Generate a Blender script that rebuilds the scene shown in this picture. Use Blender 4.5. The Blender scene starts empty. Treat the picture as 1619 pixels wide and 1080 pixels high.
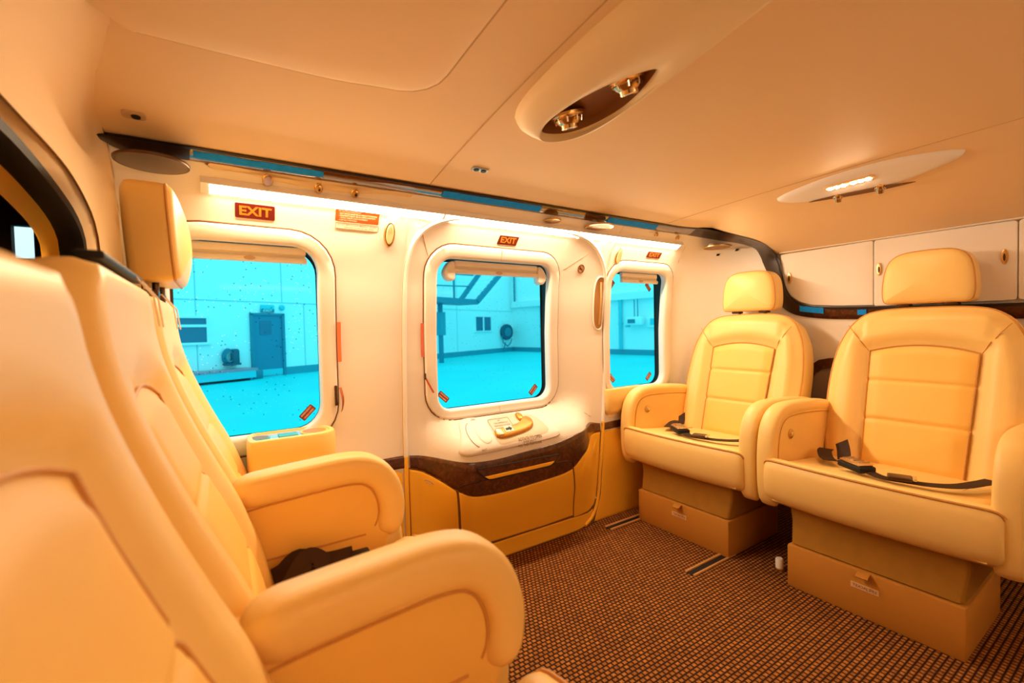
import bpy, bmesh, math, random
from mathutils import Vector, Matrix
random.seed(7)
SC = bpy.context.scene
COL = SC.collection
PI = math.pi
# ------------------------------------------------------------------ camera
cd = bpy.data.cameras.new('camera'); cam = bpy.data.objects.new('camera', cd); COL.objects.link(cam)
CX = Vector((0.8383874, -0.54460753, -0.02256554)); CY = Vector((0.03459645, 0.01185218, 0.99933108))
CZ = Vector((-0.54397579, -0.83860727, 0.02877821))
mw = Matrix(((CX.x, CY.x, CZ.x, 0), (CX.y, CY.y, CZ.y, 0), (CX.z, CY.z, CZ.z, .82), (0, 0, 0, 1)))
cam.matrix_world = mw
cd.sensor_fit = 'HORIZONTAL'; cd.sensor_width = 36.0; cd.lens = 36.0 * 707.56 / 1619.0
cd.clip_start = .01; cd.clip_end = 200
cd.dof.use_dof = True; cd.dof.focus_distance = 1.55; cd.dof.aperture_fstop = 3.4
SC.camera = cam
# ------------------------------------------------------------------ world + exposure
w = bpy.data.worlds.new('hangar_daylight'); SC.world = w; w.use_nodes = True
w.node_tree.nodes['Background'].inputs[0].default_value = (.92, .97, 1, 1)
w.node_tree.nodes['Background'].inputs[1].default_value = 1.56
SC.view_settings.view_transform = 'Standard'; SC.view_settings.look = 'None'
SC.view_settings.exposure = 0.1; SC.view_settings.gamma = 1.0; SC.view_settings.use_curve_mapping = False
STRIP_COL = (1.0, .73, .45); STRIP_NEAR = 92.0; STRIP_FAR = 25.0
POD_COL = (1.0, .74, .48); POD_E = 290.0
try:
    SC.cycles.max_bounces = 10; SC.cycles.diffuse_bounces = 6; SC.cycles.transparent_max_bounces = 8
    SC.cycles.sample_clamp_indirect = 6.0
    SC.cycles.use_denoising = True
except Exception: pass

# ------------------------------------------------------------------ materials
def M(name, col, rough=.5, metal=0., spec=.5, coat=0., noise=None, emit=None, bump=None, sheen=0.):
    m = bpy.data.materials.new(name); m.use_nodes = True
    nt = m.node_tree; b = nt.nodes['Principled BSDF']
    b.inputs['Base Color'].default_value = (*col, 1); b.inputs['Roughness'].default_value = rough
    b.inputs['Metallic'].default_value = metal; b.inputs['Specular IOR Level'].default_value = spec
    b.inputs['Coat Weight'].default_value = coat
    b.inputs['Coat Roughness'].default_value = .08
    if emit:
        b.inputs['Emission Color'].default_value = (*emit[0], 1); b.inputs['Emission Strength'].default_value = emit[1]
    tc = nt.nodes.new('ShaderNodeTexCoord')
    if noise:   # (scale, amount): gentle variation of the thing's own colour
        n = nt.nodes.new('ShaderNodeTexNoise'); n.inputs['Scale'].default_value = noise[0]; n.inputs['Detail'].default_value = 4
        nt.links.new(tc.outputs['Object'], n.inputs['Vector'])
        r = nt.nodes.new('ShaderNodeValToRGB')
        r.color_ramp.elements[0].position = .3; r.color_ramp.elements[1].position = .7
        k = noise[1]
        r.color_ramp.elements[0].color = (*[max(0, c * (1 - k)) for c in col], 1)
        r.color_ramp.elements[1].color = (*[min(1, c * (1 + k)) for c in col], 1)
        nt.links.new(n.outputs['Fac'], r.inputs[0]); nt.links.new(r.outputs[0], b.inputs['Base Color'])
    if bump:    # (scale, strength, distance)
        v = nt.nodes.new('ShaderNodeTexVoronoi'); v.inputs['Scale'].default_value = bump[0]
        nt.links.new(tc.outputs['Object'], v.inputs['Vector'])
        bp = nt.nodes.new('ShaderNodeBump'); bp.inputs['Strength'].default_value = bump[1]; bp.inputs['Distance'].default_value = bump[2]
        nt.links.new(v.outputs['Distance'], bp.inputs['Height']); nt.links.new(bp.outputs[0], b.inputs['Normal'])
    return m

WHITE = M('cream_wall_lining', (.88, .82, .76), .5, spec=.35, noise=(3, .015))
CEIL = M('ceiling_lining', (.88, .64, .36), .6, spec=.25, noise=(2, .015))
FRAMEM = M('window_surround_plastic', (.86, .79, .72), .45, spec=.35)
LEATH = M('cream_leather', (.93, .63, .215), .42, spec=.4, noise=(6, .03), bump=(420, .06, .0006))
LEATH2 = M('cream_leather_inset', (.92, .565, .13), .45, spec=.35, noise=(6, .03), bump=(420, .06, .0006))
PIPE = M('leather_piping', (.62, .29, .07), .5, spec=.3)
TAN = M('tan_lower_lining', (.96, .50, .035), .55, spec=.3, noise=(4, .02))
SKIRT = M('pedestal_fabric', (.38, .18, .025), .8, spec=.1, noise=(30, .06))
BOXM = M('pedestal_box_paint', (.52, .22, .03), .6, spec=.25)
BLACK = M('black_rubber', (.012, .010, .010), .55, spec=.3)
SEAM = M('dark_brown_seam', (.20, .09, .03), .8, spec=.1)  # dark brown of the joint lines and the panel backing
CEILSEAM = M('ceiling_joint', (.60, .40, .22), .7, spec=.15)
SOFTSEAM = M('soft_trim_joint', (.55, .36, .2), .7, spec=.15)
LIP = M('dark_veneer_edge', (.016, .008, .006), .3, spec=.5)
GOLD = M('champagne_metal', (.72, .48, .22), .28, metal=1.0)
CHROME = M('bright_metal', (.75, .70, .62), .15, metal=1.0)
MIRROR = M('polished_metal', (.10, .065, .045), .06, metal=1.0)
DARKMET = M('dark_bronze_metal', (.10, .05, .025), .35, metal=.8)
TAPE = M('blue_masking_tape', (.008, .27, .95), .7, spec=.15, noise=(60, .10))
RED = M('dark_red_sticker', (.13, .004, .001), .45)
REDB = M('orange_red_sticker', (.62, .08, .005), .5)
ORANGE = M('orange_print', (.62, .20, .012), .5)
PALE = M('pale_print', (.98, .78, .50), .5)
INK = M('brown_ink', (.22, .10, .04), .6)
INKD = M('black_ink', (.02, .015, .012), .6)
CREAMST = M('cream_placard', (.90, .80, .62), .5)
WEB = M('dark_seatbelt_webbing', (.045, .022, .012), .75, spec=.2, bump=(900, .2, .0004))
COCK = M('cockpit_dark_lining', (.06, .028, .012), .8, spec=.1)
SILVER = M('silver_tray', (.55, .70, .78), .25, metal=.6)
TEALPLATE = M('teal_socket_plate', (.08, .42, .50), .35)
CUPO = M('cup_well_orange', (.55, .22, .04), .4)
CUP = M('cup_well_brown', (.30, .12, .04), .4)
SENSOR = M('sensor_plate', (.42, .42, .40), .35, metal=.5)
DISCG = M('disc_gold', (.34, .18, .05), .55, metal=.5)
DARKW = M('dark_corner_veneer', (.030, .012, .006), .38, coat=.2)
LILAC = M('lilac_lens', (.50, .42, .62), .15)
STRIP = M('light_strip_diffuser', (.9, .85, .8), .5, emit=(STRIP_COL, STRIP_NEAR))
STRIPF = M('fill_strip_diffuser', (.9, .85, .8), .5, emit=(STRIP_COL, STRIP_FAR))
LEDM = M('warm_led', (.9, .7, .4), .5, emit=(POD_COL, POD_E))
H_WALL = M('hangar_wall_paint', (.88, .92, .92), .7, spec=.2, noise=(.4, .02))
H_FLOOR = M('hangar_floor_paint', (.015, .64, .70), .5, spec=.08, noise=(.5, .05))
H_SKIRT = M('hangar_skirting_paint', (.015, .30, .40), .6)
H_DOOR = M('hangar_door_paint', (.006, .21, .34), .5)
H_DARK = M('hangar_dark_glass', (.004, .15, .26), .15)
H_STEEL = M('hangar_steel_paint', (.006, .22, .32), .5)
H_GREY = M('hangar_pale_teal', (.03, .56, .66), .5)
H_WHITE = M('hangar_white_paint', (.85, .88, .88), .5)
H_RED = M('bench_red_top', (.62, .26, .34), .5)
H_BLACK = M('hangar_black_rubber', (.005, .10, .16), .6)
H_LINE = M('hangar_panel_joint', (.35, .62, .66), .7)

def wood_mat():
    m = bpy.data.materials.new('burl_walnut_veneer'); m.use_nodes = True; nt = m.node_tree; b = nt.nodes['Principled BSDF']
    tc = nt.nodes.new('ShaderNodeTexCoord')
    n = nt.nodes.new('ShaderNodeTexNoise'); n.inputs['Scale'].default_value = 38; n.inputs['Detail'].default_value = 7
    n.inputs['Roughness'].default_value = .65; n.inputs['Distortion'].default_value = 1.6
    nt.links.new(tc.outputs['Object'], n.inputs['Vector'])
    r = nt.nodes.new('ShaderNodeValToRGB'); e = r.color_ramp.elements
    e[0].position = .30; e[0].color = (.028, .007, .003, 1); e[1].position = .72; e[1].color = (.20, .055, .014, 1)
    k = r.color_ramp.elements.new(.52); k.color = (.085, .022, .007, 1)
    nt.links.new(n.outputs['Fac'], r.inputs[0]); nt.links.new(r.outputs[0], b.inputs['Base Color'])
    b.inputs['Roughness'].default_value = .28; b.inputs['Coat Weight'].default_value = .5; b.inputs['Coat Roughness'].default_value = .06
    return m
WOOD = wood_mat()
def gloss_wood():
    m = bpy.data.materials.new('mirror_polished_veneer'); m.use_nodes = True; nt = m.node_tree; b = nt.nodes['Principled BSDF']
    b.inputs['Base Color'].default_value = (.10, .035, .012, 1); b.inputs['Roughness'].default_value = .08
    b.inputs['Coat Weight'].default_value = 1.0; b.inputs['Coat Roughness'].default_value = .02; b.inputs['Coat IOR'].default_value = 2.2
    return m
GLOSSWOOD = gloss_wood()
def carpet_mat():
    m = bpy.data.materials.new('woven_brown_carpet'); m.use_nodes = True; nt = m.node_tree; b = nt.nodes['Principled BSDF']
    tc = nt.nodes.new('ShaderNodeTexCoord')
    mp = nt.nodes.new('ShaderNodeMapping'); nt.links.new(tc.outputs['Object'], mp.inputs['Vector'])
    br = nt.nodes.new('ShaderNodeTexBrick'); nt.links.new(mp.outputs[0], br.inputs['Vector'])
    br.offset = .5; br.inputs['Scale'].default_value = 1.0
    br.inputs['Brick Width'].default_value = .0145; br.inputs['Row Height'].default_value = .0125
    br.inputs['Mortar Size'].default_value = .0040; br.inputs['Mortar Smooth'].default_value = .9
    br.inputs['Color1'].default_value = (.50, .19, .04, 1); br.inputs['Color2'].default_value = (.33, .12, .028, 1)
    br.inputs['Mortar'].default_value = (.030, .010, .005, 1)
    n = nt.nodes.new('ShaderNodeTexNoise'); n.inputs['Scale'].default_value = 260; n.inputs['Detail'].default_value = 2
    nt.links.new(tc.outputs['Object'], n.inputs['Vector'])
    mx = nt.nodes.new('ShaderNodeMix'); mx.data_type = 'RGBA'; mx.blend_type = 'MULTIPLY'; mx.inputs['Factor'].default_value = .55
    nt.links.new(br.outputs['Color'], mx.inputs['A'])
    rr = nt.nodes.new('ShaderNodeValToRGB'); rr.color_ramp.elements[0].color = (.35, .35, .35, 1); rr.color_ramp.elements[0].position = .35
    rr.color_ramp.elements[1].color = (1.2, 1.2, 1.2, 1); rr.color_ramp.elements[1].position = .65
    nt.links.new(n.outputs['Fac'], rr.inputs[0]); nt.links.new(rr.outputs[0], mx.inputs['B'])
    nt.links.new(mx.outputs['Result'], b.inputs['Base Color'])
    b.inputs['Roughness'].default_value = .9; b.inputs['Specular IOR Level'].default_value = .1
    bp = nt.nodes.new('ShaderNodeBump'); bp.inputs['Strength'].default_value = .6; bp.inputs['Distance'].default_value = .003
    inv = nt.nodes.new('ShaderNodeMath'); inv.operation = 'SUBTRACT'; inv.inputs[0].default_value = 1
    nt.links.new(br.outputs['Fac'], inv.inputs[1]); nt.links.new(inv.outputs[0], bp.inputs['Height']); nt.links.new(bp.outputs[0], b.inputs['Normal'])
    return m
CARPET = carpet_mat()
def glass_mat(name, tint, speck):
    m = bpy.data.materials.new(name); m.use_nodes = True; nt = m.node_tree; nt.nodes.clear()
    out = nt.nodes.new('ShaderNodeOutputMaterial'); tr = nt.nodes.new('ShaderNodeBsdfTransparent')
    tr.inputs[0].default_value = (*tint, 1)
    gl = nt.nodes.new('ShaderNodeBsdfGlossy'); gl.inputs['Roughness'].default_value = .03; gl.inputs[0].default_value = (.9, .95, 1, 1)
    mix = nt.nodes.new('ShaderNodeMixShader'); mix.inputs[0].default_value = .003
    nt.links.new(tr.outputs[0], mix.inputs[1]); nt.links.new(gl.outputs[0], mix.inputs[2])
    last = mix
    if speck:      # dried rain spots on the pane
        tc = nt.nodes.new('ShaderNodeTexCoord')
        prev = mix
        for sc_, th, colr in ((38, .075, (.03, .35, .45)), (52, .07, (.75, .95, 1.0))):
            v = nt.nodes.new('ShaderNodeTexVoronoi'); v.inputs['Scale'].default_value = sc_; v.inputs['Randomness'].default_value = 1; v.voronoi_dimensions = '2D'
            mp = nt.nodes.new('ShaderNodeMapping'); mp.inputs['Location'].default_value = (sc_ * .37, sc_ * .11, .5); mp.inputs['Rotation'].default_value = (PI / 2, 0, 0)
            nt.links.new(tc.outputs['Object'], mp.inputs['Vector']); nt.links.new(mp.outputs[0], v.inputs['Vector'])
            lt = nt.nodes.new('ShaderNodeMath'); lt.operation = 'LESS_THAN'; lt.inputs[1].default_value = th
            nt.links.new(v.outputs['Distance'], lt.inputs[0])
            n = nt.nodes.new('ShaderNodeTexNoise'); n.inputs['Scale'].default_value = 9
            nt.links.new(tc.outputs['Object'], n.inputs['Vector'])
            gt = nt.nodes.new('ShaderNodeMath'); gt.operation = 'GREATER_THAN'; gt.inputs[1].default_value = .47
            nt.links.new(n.outputs['Fac'], gt.inputs[0])
            mu = nt.nodes.new('ShaderNodeMath'); mu.operation = 'MULTIPLY'
            nt.links.new(lt.outputs[0], mu.inputs[0]); nt.links.new(gt.outputs[0], mu.inputs[1])
            mu2 = nt.nodes.new('ShaderNodeMath'); mu2.operation = 'MULTIPLY'; mu2.inputs[1].default_value = speck
            nt.links.new(mu.outputs[0], mu2.inputs[0])
            t2 = nt.nodes.new('ShaderNodeBsdfTransparent'); t2.inputs[0].default_value = (*colr, 1)
            ms = nt.nodes.new('ShaderNodeMixShader')
            nt.links.new(mu2.outputs[0], ms.inputs[0]); nt.links.new(prev.outputs[0], ms.inputs[1]); nt.links.new(t2.outputs[0], ms.inputs[2])
            prev = ms
        last = prev
    nt.links.new(last.outputs[0], out.inputs[0])
    return m
TINT = (.13, .86, .96)
GLASS = glass_mat('cyan_tinted_pane', TINT, 0)
GLASSW = glass_mat('cyan_tinted_spotted_pane', TINT, .8)
GLASSM = glass_mat('cyan_tinted_lightly_spotted_pane', TINT, .35)
GLASSC = glass_mat('clear_cockpit_pane', (.95, .97, 1), 0)

# ------------------------------------------------------------------ mesh helpers
class MB:
    def __init__(s): s.v = []; s.f = []
    def add(s, pts):
        i = len(s.v); s.v += [tuple(p) for p in pts]; return list(range(i, i + len(pts)))
    def loft(s, loops, closed=True, cap0=False, cap1=False):
        ids = [s.add(l) for l in loops]
        for a, b in zip(ids, ids[1:]):
            n = len(a)
            for k in range(n if closed else n - 1):
                j = (k + 1) % n
                s.f.append((a[k], a[j], b[j], b[k]))
        if cap0: s.f.append(tuple(reversed(ids[0])))
        if cap1: s.f.append(tuple(ids[-1]))
        return s
    def fan(s, loop, c):
        i = s.add([c])[0]; ids = s.add(loop); n = len(ids)
        for k in range(n): s.f.append((ids[k], ids[(k + 1) % n], i))
        return s
    def grid(s, fn, us, vs):
        s.loft([[fn(u, v) for v in vs] for u in us], closed=False); return s
    def box(s, x0, x1, y0, y1, z0, z1, T=None, bev=0.):
        b = bev
        if b <= 0:
            P = [(x, y, z) for x in (x0, x1) for y in (y0, y1) for z in (z0, z1)]
            if T: P = [T(*p) for p in P]
            i = s.add(P)
            for q in ((0, 1, 3, 2), (4, 6, 7, 5), (0, 4, 5, 1), (2, 3, 7, 6), (0, 2, 6, 4), (1, 5, 7, 3)): s.f.append(tuple(i[k] for k in q))
            return s
        loops = []
        for z, ins in ((z0, b), (z0 + b * .3, b * .3), (z0 + b, 0), (z1 - b, 0), (z1 - b * .3, b * .3), (z1, b)):
            l = rrect((x0 + x1) / 2, (y0 + y1) / 2, (x1 - x0) / 2 - ins, (y1 - y0) / 2 - ins, b, 3, 1)
            l = [(p[0], p[1], z) for p in l]
            loops.append([T(*p) for p in l] if T else l)
        return s.loft(loops, cap0=True, cap1=True)
    def tube(s, path, r, n=8, closed=False, caps=True):
        path = [Vector(p) for p in path]; N = len(path); loops = []; prev = None
        for i, p in enumerate(path):
            a = path[(i - 1) % N] if (closed or i > 0) else p
            b = path[(i + 1) % N] if (closed or i < N - 1) else p
            t = (b - a)
            t = t.normalized() if t.length > 1e-9 else Vector((1, 0, 0))
            if prev is None:
                u = t.orthogonal().normalized()
            else:
                u = prev - t * prev.dot(t)
                u = u.normalized() if u.length > 1e-6 else t.orthogonal().normalized()
            prev = u; v = t.cross(u)
            rr = r(i / (N - 1)) if callable(r) else r
            loops.append([p + (u * math.cos(2 * PI * k / n) + v * math.sin(2 * PI * k / n)) * rr for k in range(n)])
        if closed: loops.append(loops[0])
        return s.loft(loops, cap0=caps and not closed, cap1=caps and not closed)
    def lathe(s, prof, T, n=24):   # prof: (radius, height); T(x, y, h) -> point
        loops = [[T(r * math.cos(2 * PI * k / n), r * math.sin(2 * PI * k / n), h) for k in range(n)] for r, h in prof]
        return s.loft(loops, cap0=True, cap1=True)
    def pillow(s, outline, T, rings, steps=5, bulge=0., hfun=None, back=True):
        o = ccw(outline); nr = normals2(o)
        c = (sum(p[0] for p in o) / len(o), sum(p[1] for p in o) / len(o))
        H = hfun or (lambda a, b: 0.)
        loops = []
        for ins, h in rings:
            loops.append([T(p[0] - n[0] * ins, p[1] - n[1] * ins, h) for p, n in zip(o, nr)])
        ins, hl = rings[-1]
        base = [(p[0] - n[0] * ins, p[1] - n[1] * ins) for p, n in zip(o, nr)]
        loops[-1] = [T(a, b, hl + H(a, b)) for a, b in base]
        for k in range(1, steps):
            q = 1 - k / steps
            pts = [(c[0] + (a - c[0]) * q, c[1] + (b - c[1]) * q) for a, b in base]
            loops.append([T(a, b, hl + bulge * (1 - q * q) + H(a, b)) for a, b in pts])
        s.loft(loops)
        s.fan(loops[-1], T(c[0], c[1], hl + bulge + H(*c)))
        if back: s.fan(list(reversed(loops[0])), T(c[0], c[1], rings[0][1]))
        return s

def ccw(o):
    a = sum(o[i][0] * o[(i + 1) % len(o)][1] - o[(i + 1) % len(o)][0] * o[i][1] for i in range(len(o)))
    return list(o) if a > 0 else list(reversed(o))
def normals2(o):
    r = []
    for i in range(len(o)):
        a = o[i - 1]; b = o[(i + 1) % len(o)]
        dx, dy = b[0] - a[0], b[1] - a[1]; L = math.hypot(dx, dy) or 1
        r.append((dy / L, -dx / L))
    return r
def rrect(cx, cy, hw, hh, r, n=6, m=8, rot=0.):
    r = max(1e-5, min(r, hw, hh)); pts = []
    cs = [(hw - r, hh - r, 0), (-(hw - r), hh - r, 90), (-(hw - r), -(hh - r), 180), (hw - r, -(hh - r), 270)]
    for k, (x, y, a) in enumerate(cs):
        for i in range(n + 1):
            t = math.radians(a + 90 * i / n); pts.append((x + r * math.cos(t), y + r * math.sin(t)))
        nx, ny, na = cs[(k + 1) % 4]; t = math.radians(na)
        e = (nx + r * math.cos(t), ny + r * math.sin(t)); p = pts[-1]
        for i in range(1, m): pts.append((p[0] + (e[0] - p[0]) * i / m, p[1] + (e[1] - p[1]) * i / m))
    c, s_ = math.cos(rot), math.sin(rot)
    return [(cx + x * c - y * s_, cy + x * s_ + y * c) for x, y in pts]
def ell(cx, cy, a, b, n=32, rot=0.):
    c, s_ = math.cos(rot), math.sin(rot)
    return [(cx + a * math.cos(2 * PI * k / n) * c - b * math.sin(2 * PI * k / n) * s_, cy + a * math.cos(2 * PI * k / n) * s_ + b * math.sin(2 * PI * k / n) * c) for k in range(n)]
def resample(pts, n, closed=False, smooth=True):
    P = [Vector(p if len(p) == 3 else (*p, 0)) for p in pts]
    N = len(P); fine = []
    segs = N if closed else N - 1
    for i in range(segs):
        p1, p2 = P[i], P[(i + 1) % N]
        p0 = P[i - 1] if (closed or i > 0) else p1 * 2 - p2
        p3 = P[(i + 2) % N] if (closed or i + 2 < N) else p2 * 2 - p1
        for k in range(10):
            t = k / 10
            if smooth:
                d1 = (p2 - p1).length
                m1 = (p2 - p0) * (d1 / max(1e-9, (p2 - p1).length + (p1 - p0).length)); m2 = (p3 - p1) * (d1 / max(1e-9, (p3 - p2).length + (p2 - p1).length))
                fine.append(p1 * (2*t**3 - 3*t**2 + 1) + m1 * (t**3 - 2*t**2 + t) + p2 * (-2*t**3 + 3*t**2) + m2 * (t**3 - t**2))
            else: fine.append(p1.lerp(p2, t))
    fine.append(P[0] if closed else P[-1])
    L = [0]
    for a, b in zip(fine, fine[1:]): L.append(L[-1] + (b - a).length)
    out = []; j = 0; cnt = n if closed else n - 1
    for i in range(n):
        d = L[-1] * i / cnt
        while j < len(L) - 2 and L[j + 1] < d: j += 1
        t = (d - L[j]) / max(1e-12, L[j + 1] - L[j]); out.append(fine[j].lerp(fine[j + 1], min(1, max(0, t))))
    return out
def res2(pts, n, closed=False, smooth=True): return [(p.x, p.y) for p in resample(pts, n, closed, smooth)]
def sm(a, b, x):
    t = min(1, max(0, (x - a) / (b - a))); return t * t * (3 - 2 * t)
def lerpt(xs, ys, x):
    if x <= xs[0]: return ys[0]
    for i in range(len(xs) - 1):
        if x <= xs[i + 1]: return ys[i] + (ys[i + 1] - ys[i]) * (x - xs[i]) / (xs[i + 1] - xs[i])
    return ys[-1]

def link(name, mb, mat, parent=None, loc=None, flat=False, angle=40, local=False):
    """mesh object; world-space vertices are moved to sit under the parent's own origin unless local=True"""
    off = Vector((0, 0, 0)); o_loc = Vector((0, 0, 0))
    if parent is not None:
        if not local: off = Vector(parent.get('_org', (0, 0, 0)))
    elif loc is not None: off = Vector(loc); o_loc = off
    me = bpy.data.meshes.new(name)
    me.from_pydata([tuple(Vector(p) - off) for p in mb.v], [], mb.f); me.validate()
    bm = bmesh.new(); bm.from_mesh(me); bmesh.ops.remove_doubles(bm, verts=bm.verts, dist=1e-6)
    bmesh.ops.recalc_face_normals(bm, faces=bm.faces); bm.to_mesh(me); bm.free()
    if not flat:
        for p in me.polygons: p.use_smooth = True
        me.set_sharp_from_angle(angle=math.radians(angle))
    me.materials.append(mat)
    o = bpy.data.objects.new(name, me); COL.objects.link(o); o.location = o_loc
    if parent is not None:
        o.parent = parent
        if not local: o['_org'] = tuple(off)
    else: o['_org'] = tuple(off)
    return o
def tag(o, label=None, cat=None, group=None, kind=None):
    if label: o['label'] = label
    if cat: o['category'] = cat
    if group: o['group'] = group
    if kind: o['kind'] = kind
    return o
def thing(name, label, cat, loc=(0, 0, 0), group=None, rz=0., kind=None):
    o = bpy.data.objects.new(name, None); COL.objects.link(o); o.location = loc; o.rotation_euler = (0, 0, rz)
    o.empty_display_size = .05; o['_org'] = tuple(loc)
    return tag(o, label, cat, group, kind)
def struct(name, mb, mat, parent=None, **k):
    o = link(name, mb, mat, parent, **k)
    if parent is None: o['kind'] = 'structure'
    return o
_tc = {}
def text_flat(s, bold=0.):
    """letter shapes as flat triangles, height of a capital about 0.7, centred"""
    if (s, bold) in _tc: return _tc[(s, bold)]
    c = bpy.data.curves.new('lettering', 'FONT'); c.body = s; c.align_x = 'CENTER'; c.align_y = 'CENTER'; c.offset = bold; c.resolution_u = 3
    o = bpy.data.objects.new('lettering', c); COL.objects.link(o)
    dg = bpy.context.evaluated_depsgraph_get(); me = bpy.data.meshes.new_from_object(o.evaluated_get(dg))
    vs = [(v.co.x, v.co.y) for v in me.vertices]; fs = [tuple(p.vertices) for p in me.polygons]
    bpy.data.objects.remove(o); bpy.data.curves.remove(c); bpy.data.meshes.remove(me)
    _tc[(s, bold)] = (vs, fs); return vs, fs
def text_mb(mb, s, T, a0, b0, size, bold=0., stretch=1., rot=0., width=None):
    vs, fs = text_flat(s, bold)
    if width:
        w_ = max(v[0] for v in vs) - min(v[0] for v in vs); stretch = width / (w_ * size)
    c, n = math.cos(rot), math.sin(rot)
    ids = mb.add([T(a0 + (x * stretch * c - y * n) * size, b0 + (x * stretch * n + y * c) * size) for x, y in vs])
    mb.f += [tuple(ids[k] for k in f) for f in fs]
    return mb

# ------------------------------------------------------------------ cabin surfaces
PZ = [0, .15, .3, .5, .8, 1.0, 1.12, 1.183, 1.229, 1.25]
PY = [1.385, 1.395, 1.403, 1.415, 1.415, 1.40, 1.365, 1.33, 1.281, 1.262]
def Yw(x, z):
    y = lerpt(PZ, PY, z)
    y = (y + lerpt(PZ, PY, z - .02) + lerpt(PZ, PY, z + .02)) / 3 if .05 < z < 1.2 else y
    g = sm(.53, .68, x) * (1 - sm(1.14, 1.33, x)); h = (1 - sm(.415, .53, z)) * (.25 + .75 * sm(0, .33, z))
    return y - .115 * g * h
RC = .26
def base(s, z):
    if s <= 1.84: return Vector((s, Yw(s, z), z))
    y0 = Yw(1.84, z); a = (s - 1.84) / RC
    if a <= PI / 2: return Vector((1.84 + RC * math.sin(a), y0 - RC + RC * math.cos(a), z))
    return Vector((1.84 + RC, y0 - RC - (s - 1.84 - RC * PI / 2), z))
def W(s, z, off=0.):
    e = .004; p = base(s, z)
    if off == 0: return p
    n = (base(s + e, z) - base(s - e, z)).cross(base(s, z + e) - base(s, z - e)).normalized()
    return p + n * off          # inward: (+x) x (+z) = -y
def ceil(x, y):
    t = min(1, max(0, (x - .53) / 1.07)); a = 1.355 - .068 * y * y; b = 1.29 - .0256 * y * y
    z = a * (1 - t) + b * t
    x0 = 1.6 + .25 * sm(.9, 1.22, y)
    if x > x0: z -= (x - x0) / (2.08 - x0) * (b - 1.128)
    return z
def CE(x, y, off=0.): return Vector((x, y, ceil(x, y) - off))
def Tp(o, ax, ay, az):
    o, ax, ay, az = Vector(o), Vector(ax), Vector(ay), Vector(az)
    return lambda a, b, h=0.: o + ax * a + ay * b + az * h

# ------------------------------------------------------------------ floor
f = MB(); f.box(-1.9, 2.12, -.8, 1.42, -.02, 0); struct('floor', f, CARPET, flat=True)
# ------------------------------------------------------------------ window wall: three patches with window openings
WIN = {1: (.068, .802, .174, .260, .07), 2: (.85, .802, .238, .258, .050), 3: (1.602, .800, .178, .258, .050)}
OUT = {1: (.066, .798, .222, .308), 2: (.85, .808, .284, .300), 3: (1.612, .800, .224, .306)}   # outline of the surround   # x, z, half width, half height, corner
PATCH = {1: (-.19, .50), 2: (.50, 1.388), 3: (1.388, 1.84)}
NM = 20
wb = MB()
for k, (cx, cz, hw, hh, r) in WIN.items():
    x0, x1 = PATCH[k]
    ox, oz, ow, oh = OUT[k]; inner = rrect(ox, oz, ow - .012, oh - .012, r + .045, 7, NM)
    outer = rrect((x0 + x1) / 2, .625, (x1 - x0) / 2, .625, 1e-4, 7, NM)
    loops = []
    for i in range(19):
        t = i / 18
        loops.append([base(a[0] + (b[0] - a[0]) * t, a[1] + (b[1] - a[1]) * t) for a, b in zip(inner, outer)])
    wb.loft(loops)
wb.grid(lambda s, z: base(s, z), [1.84 + .41 * i / 16 for i in range(17)], [1.25 * i / 24 for i in range(25)])
wall = struct('wall_back', wb, WHITE, angle=60)
# window surrounds, gaskets and panes
for k, (cx, cz, hw, hh, r) in WIN.items():
    wn = thing(f'window_{k}', None, None, (cx, 1.45, cz - hh), kind='structure')
    ox, oz, ow, oh = OUT[k]
    def ringl(t, off, ins=0.):
        l = rrect(cx + (ox - cx) * t, cz + (oz - cz) * t, hw + (ow - hw) * t - ins, hh + (oh - hh) * t - ins, r + .05 * t, 7, NM)
        return [W(a, b, off) for a, b in l]
    m = MB(); m.loft([ringl(1, -.002), ringl(1, .004, .001), ringl(1, .0085, .004), ringl(.88, .0095), ringl(.5, .0105), ringl(.22, .0105), ringl(.12, .0095), ringl(.03, .005), ringl(0, -.001), ringl(0, -.020, .001)])
    link('window_frame', m, FRAMEM, wn, angle=50)
    m = MB(); m.tube([W(a, b, .001) for a, b in rrect(ox, oz, ow + .001, oh + .001, r + .05, 7, NM)], .0022, 6, closed=True)
    link('frame_joint', m, SEAM, wn)
    if k == 2:
        m = MB()
        m.tube([W(.85, z, .0098) for z in (cz + hh + .008, cz + hh + .025, oz + oh - .004)], .0011, 5)
        m.tube([W(.85, z, .0098) for z in (cz - hh - .008, cz - hh - .02, oz - oh + .004)], .0011, 5)
        link('split_line', m, SOFTSEAM, wn)
    l0 = rrect(cx, cz, hw + .007, hh + .007, r, 7, NM)
    m = MB(); m.loft([[W(a, b, -.020) for a, b in l0], [Vector((a, 1.462, b)) for a, b in l0], [Vector((cx + (a - cx) * .975, 1.4635, cz + (b - cz) * .98)) for a, b in l0]])
    link('rubber_gasket', m, BLACK, wn)
    m = MB(); m.fan([Vector((a, 1.463, b)) for a, b in rrect(cx, cz, hw + .007, hh + .007, r, 7, NM)], Vector((cx, 1.463, cz)))
    link('pane', m, {1: GLASSW, 2: GLASSM, 3: GLASS}[k], wn, flat=True)

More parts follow.
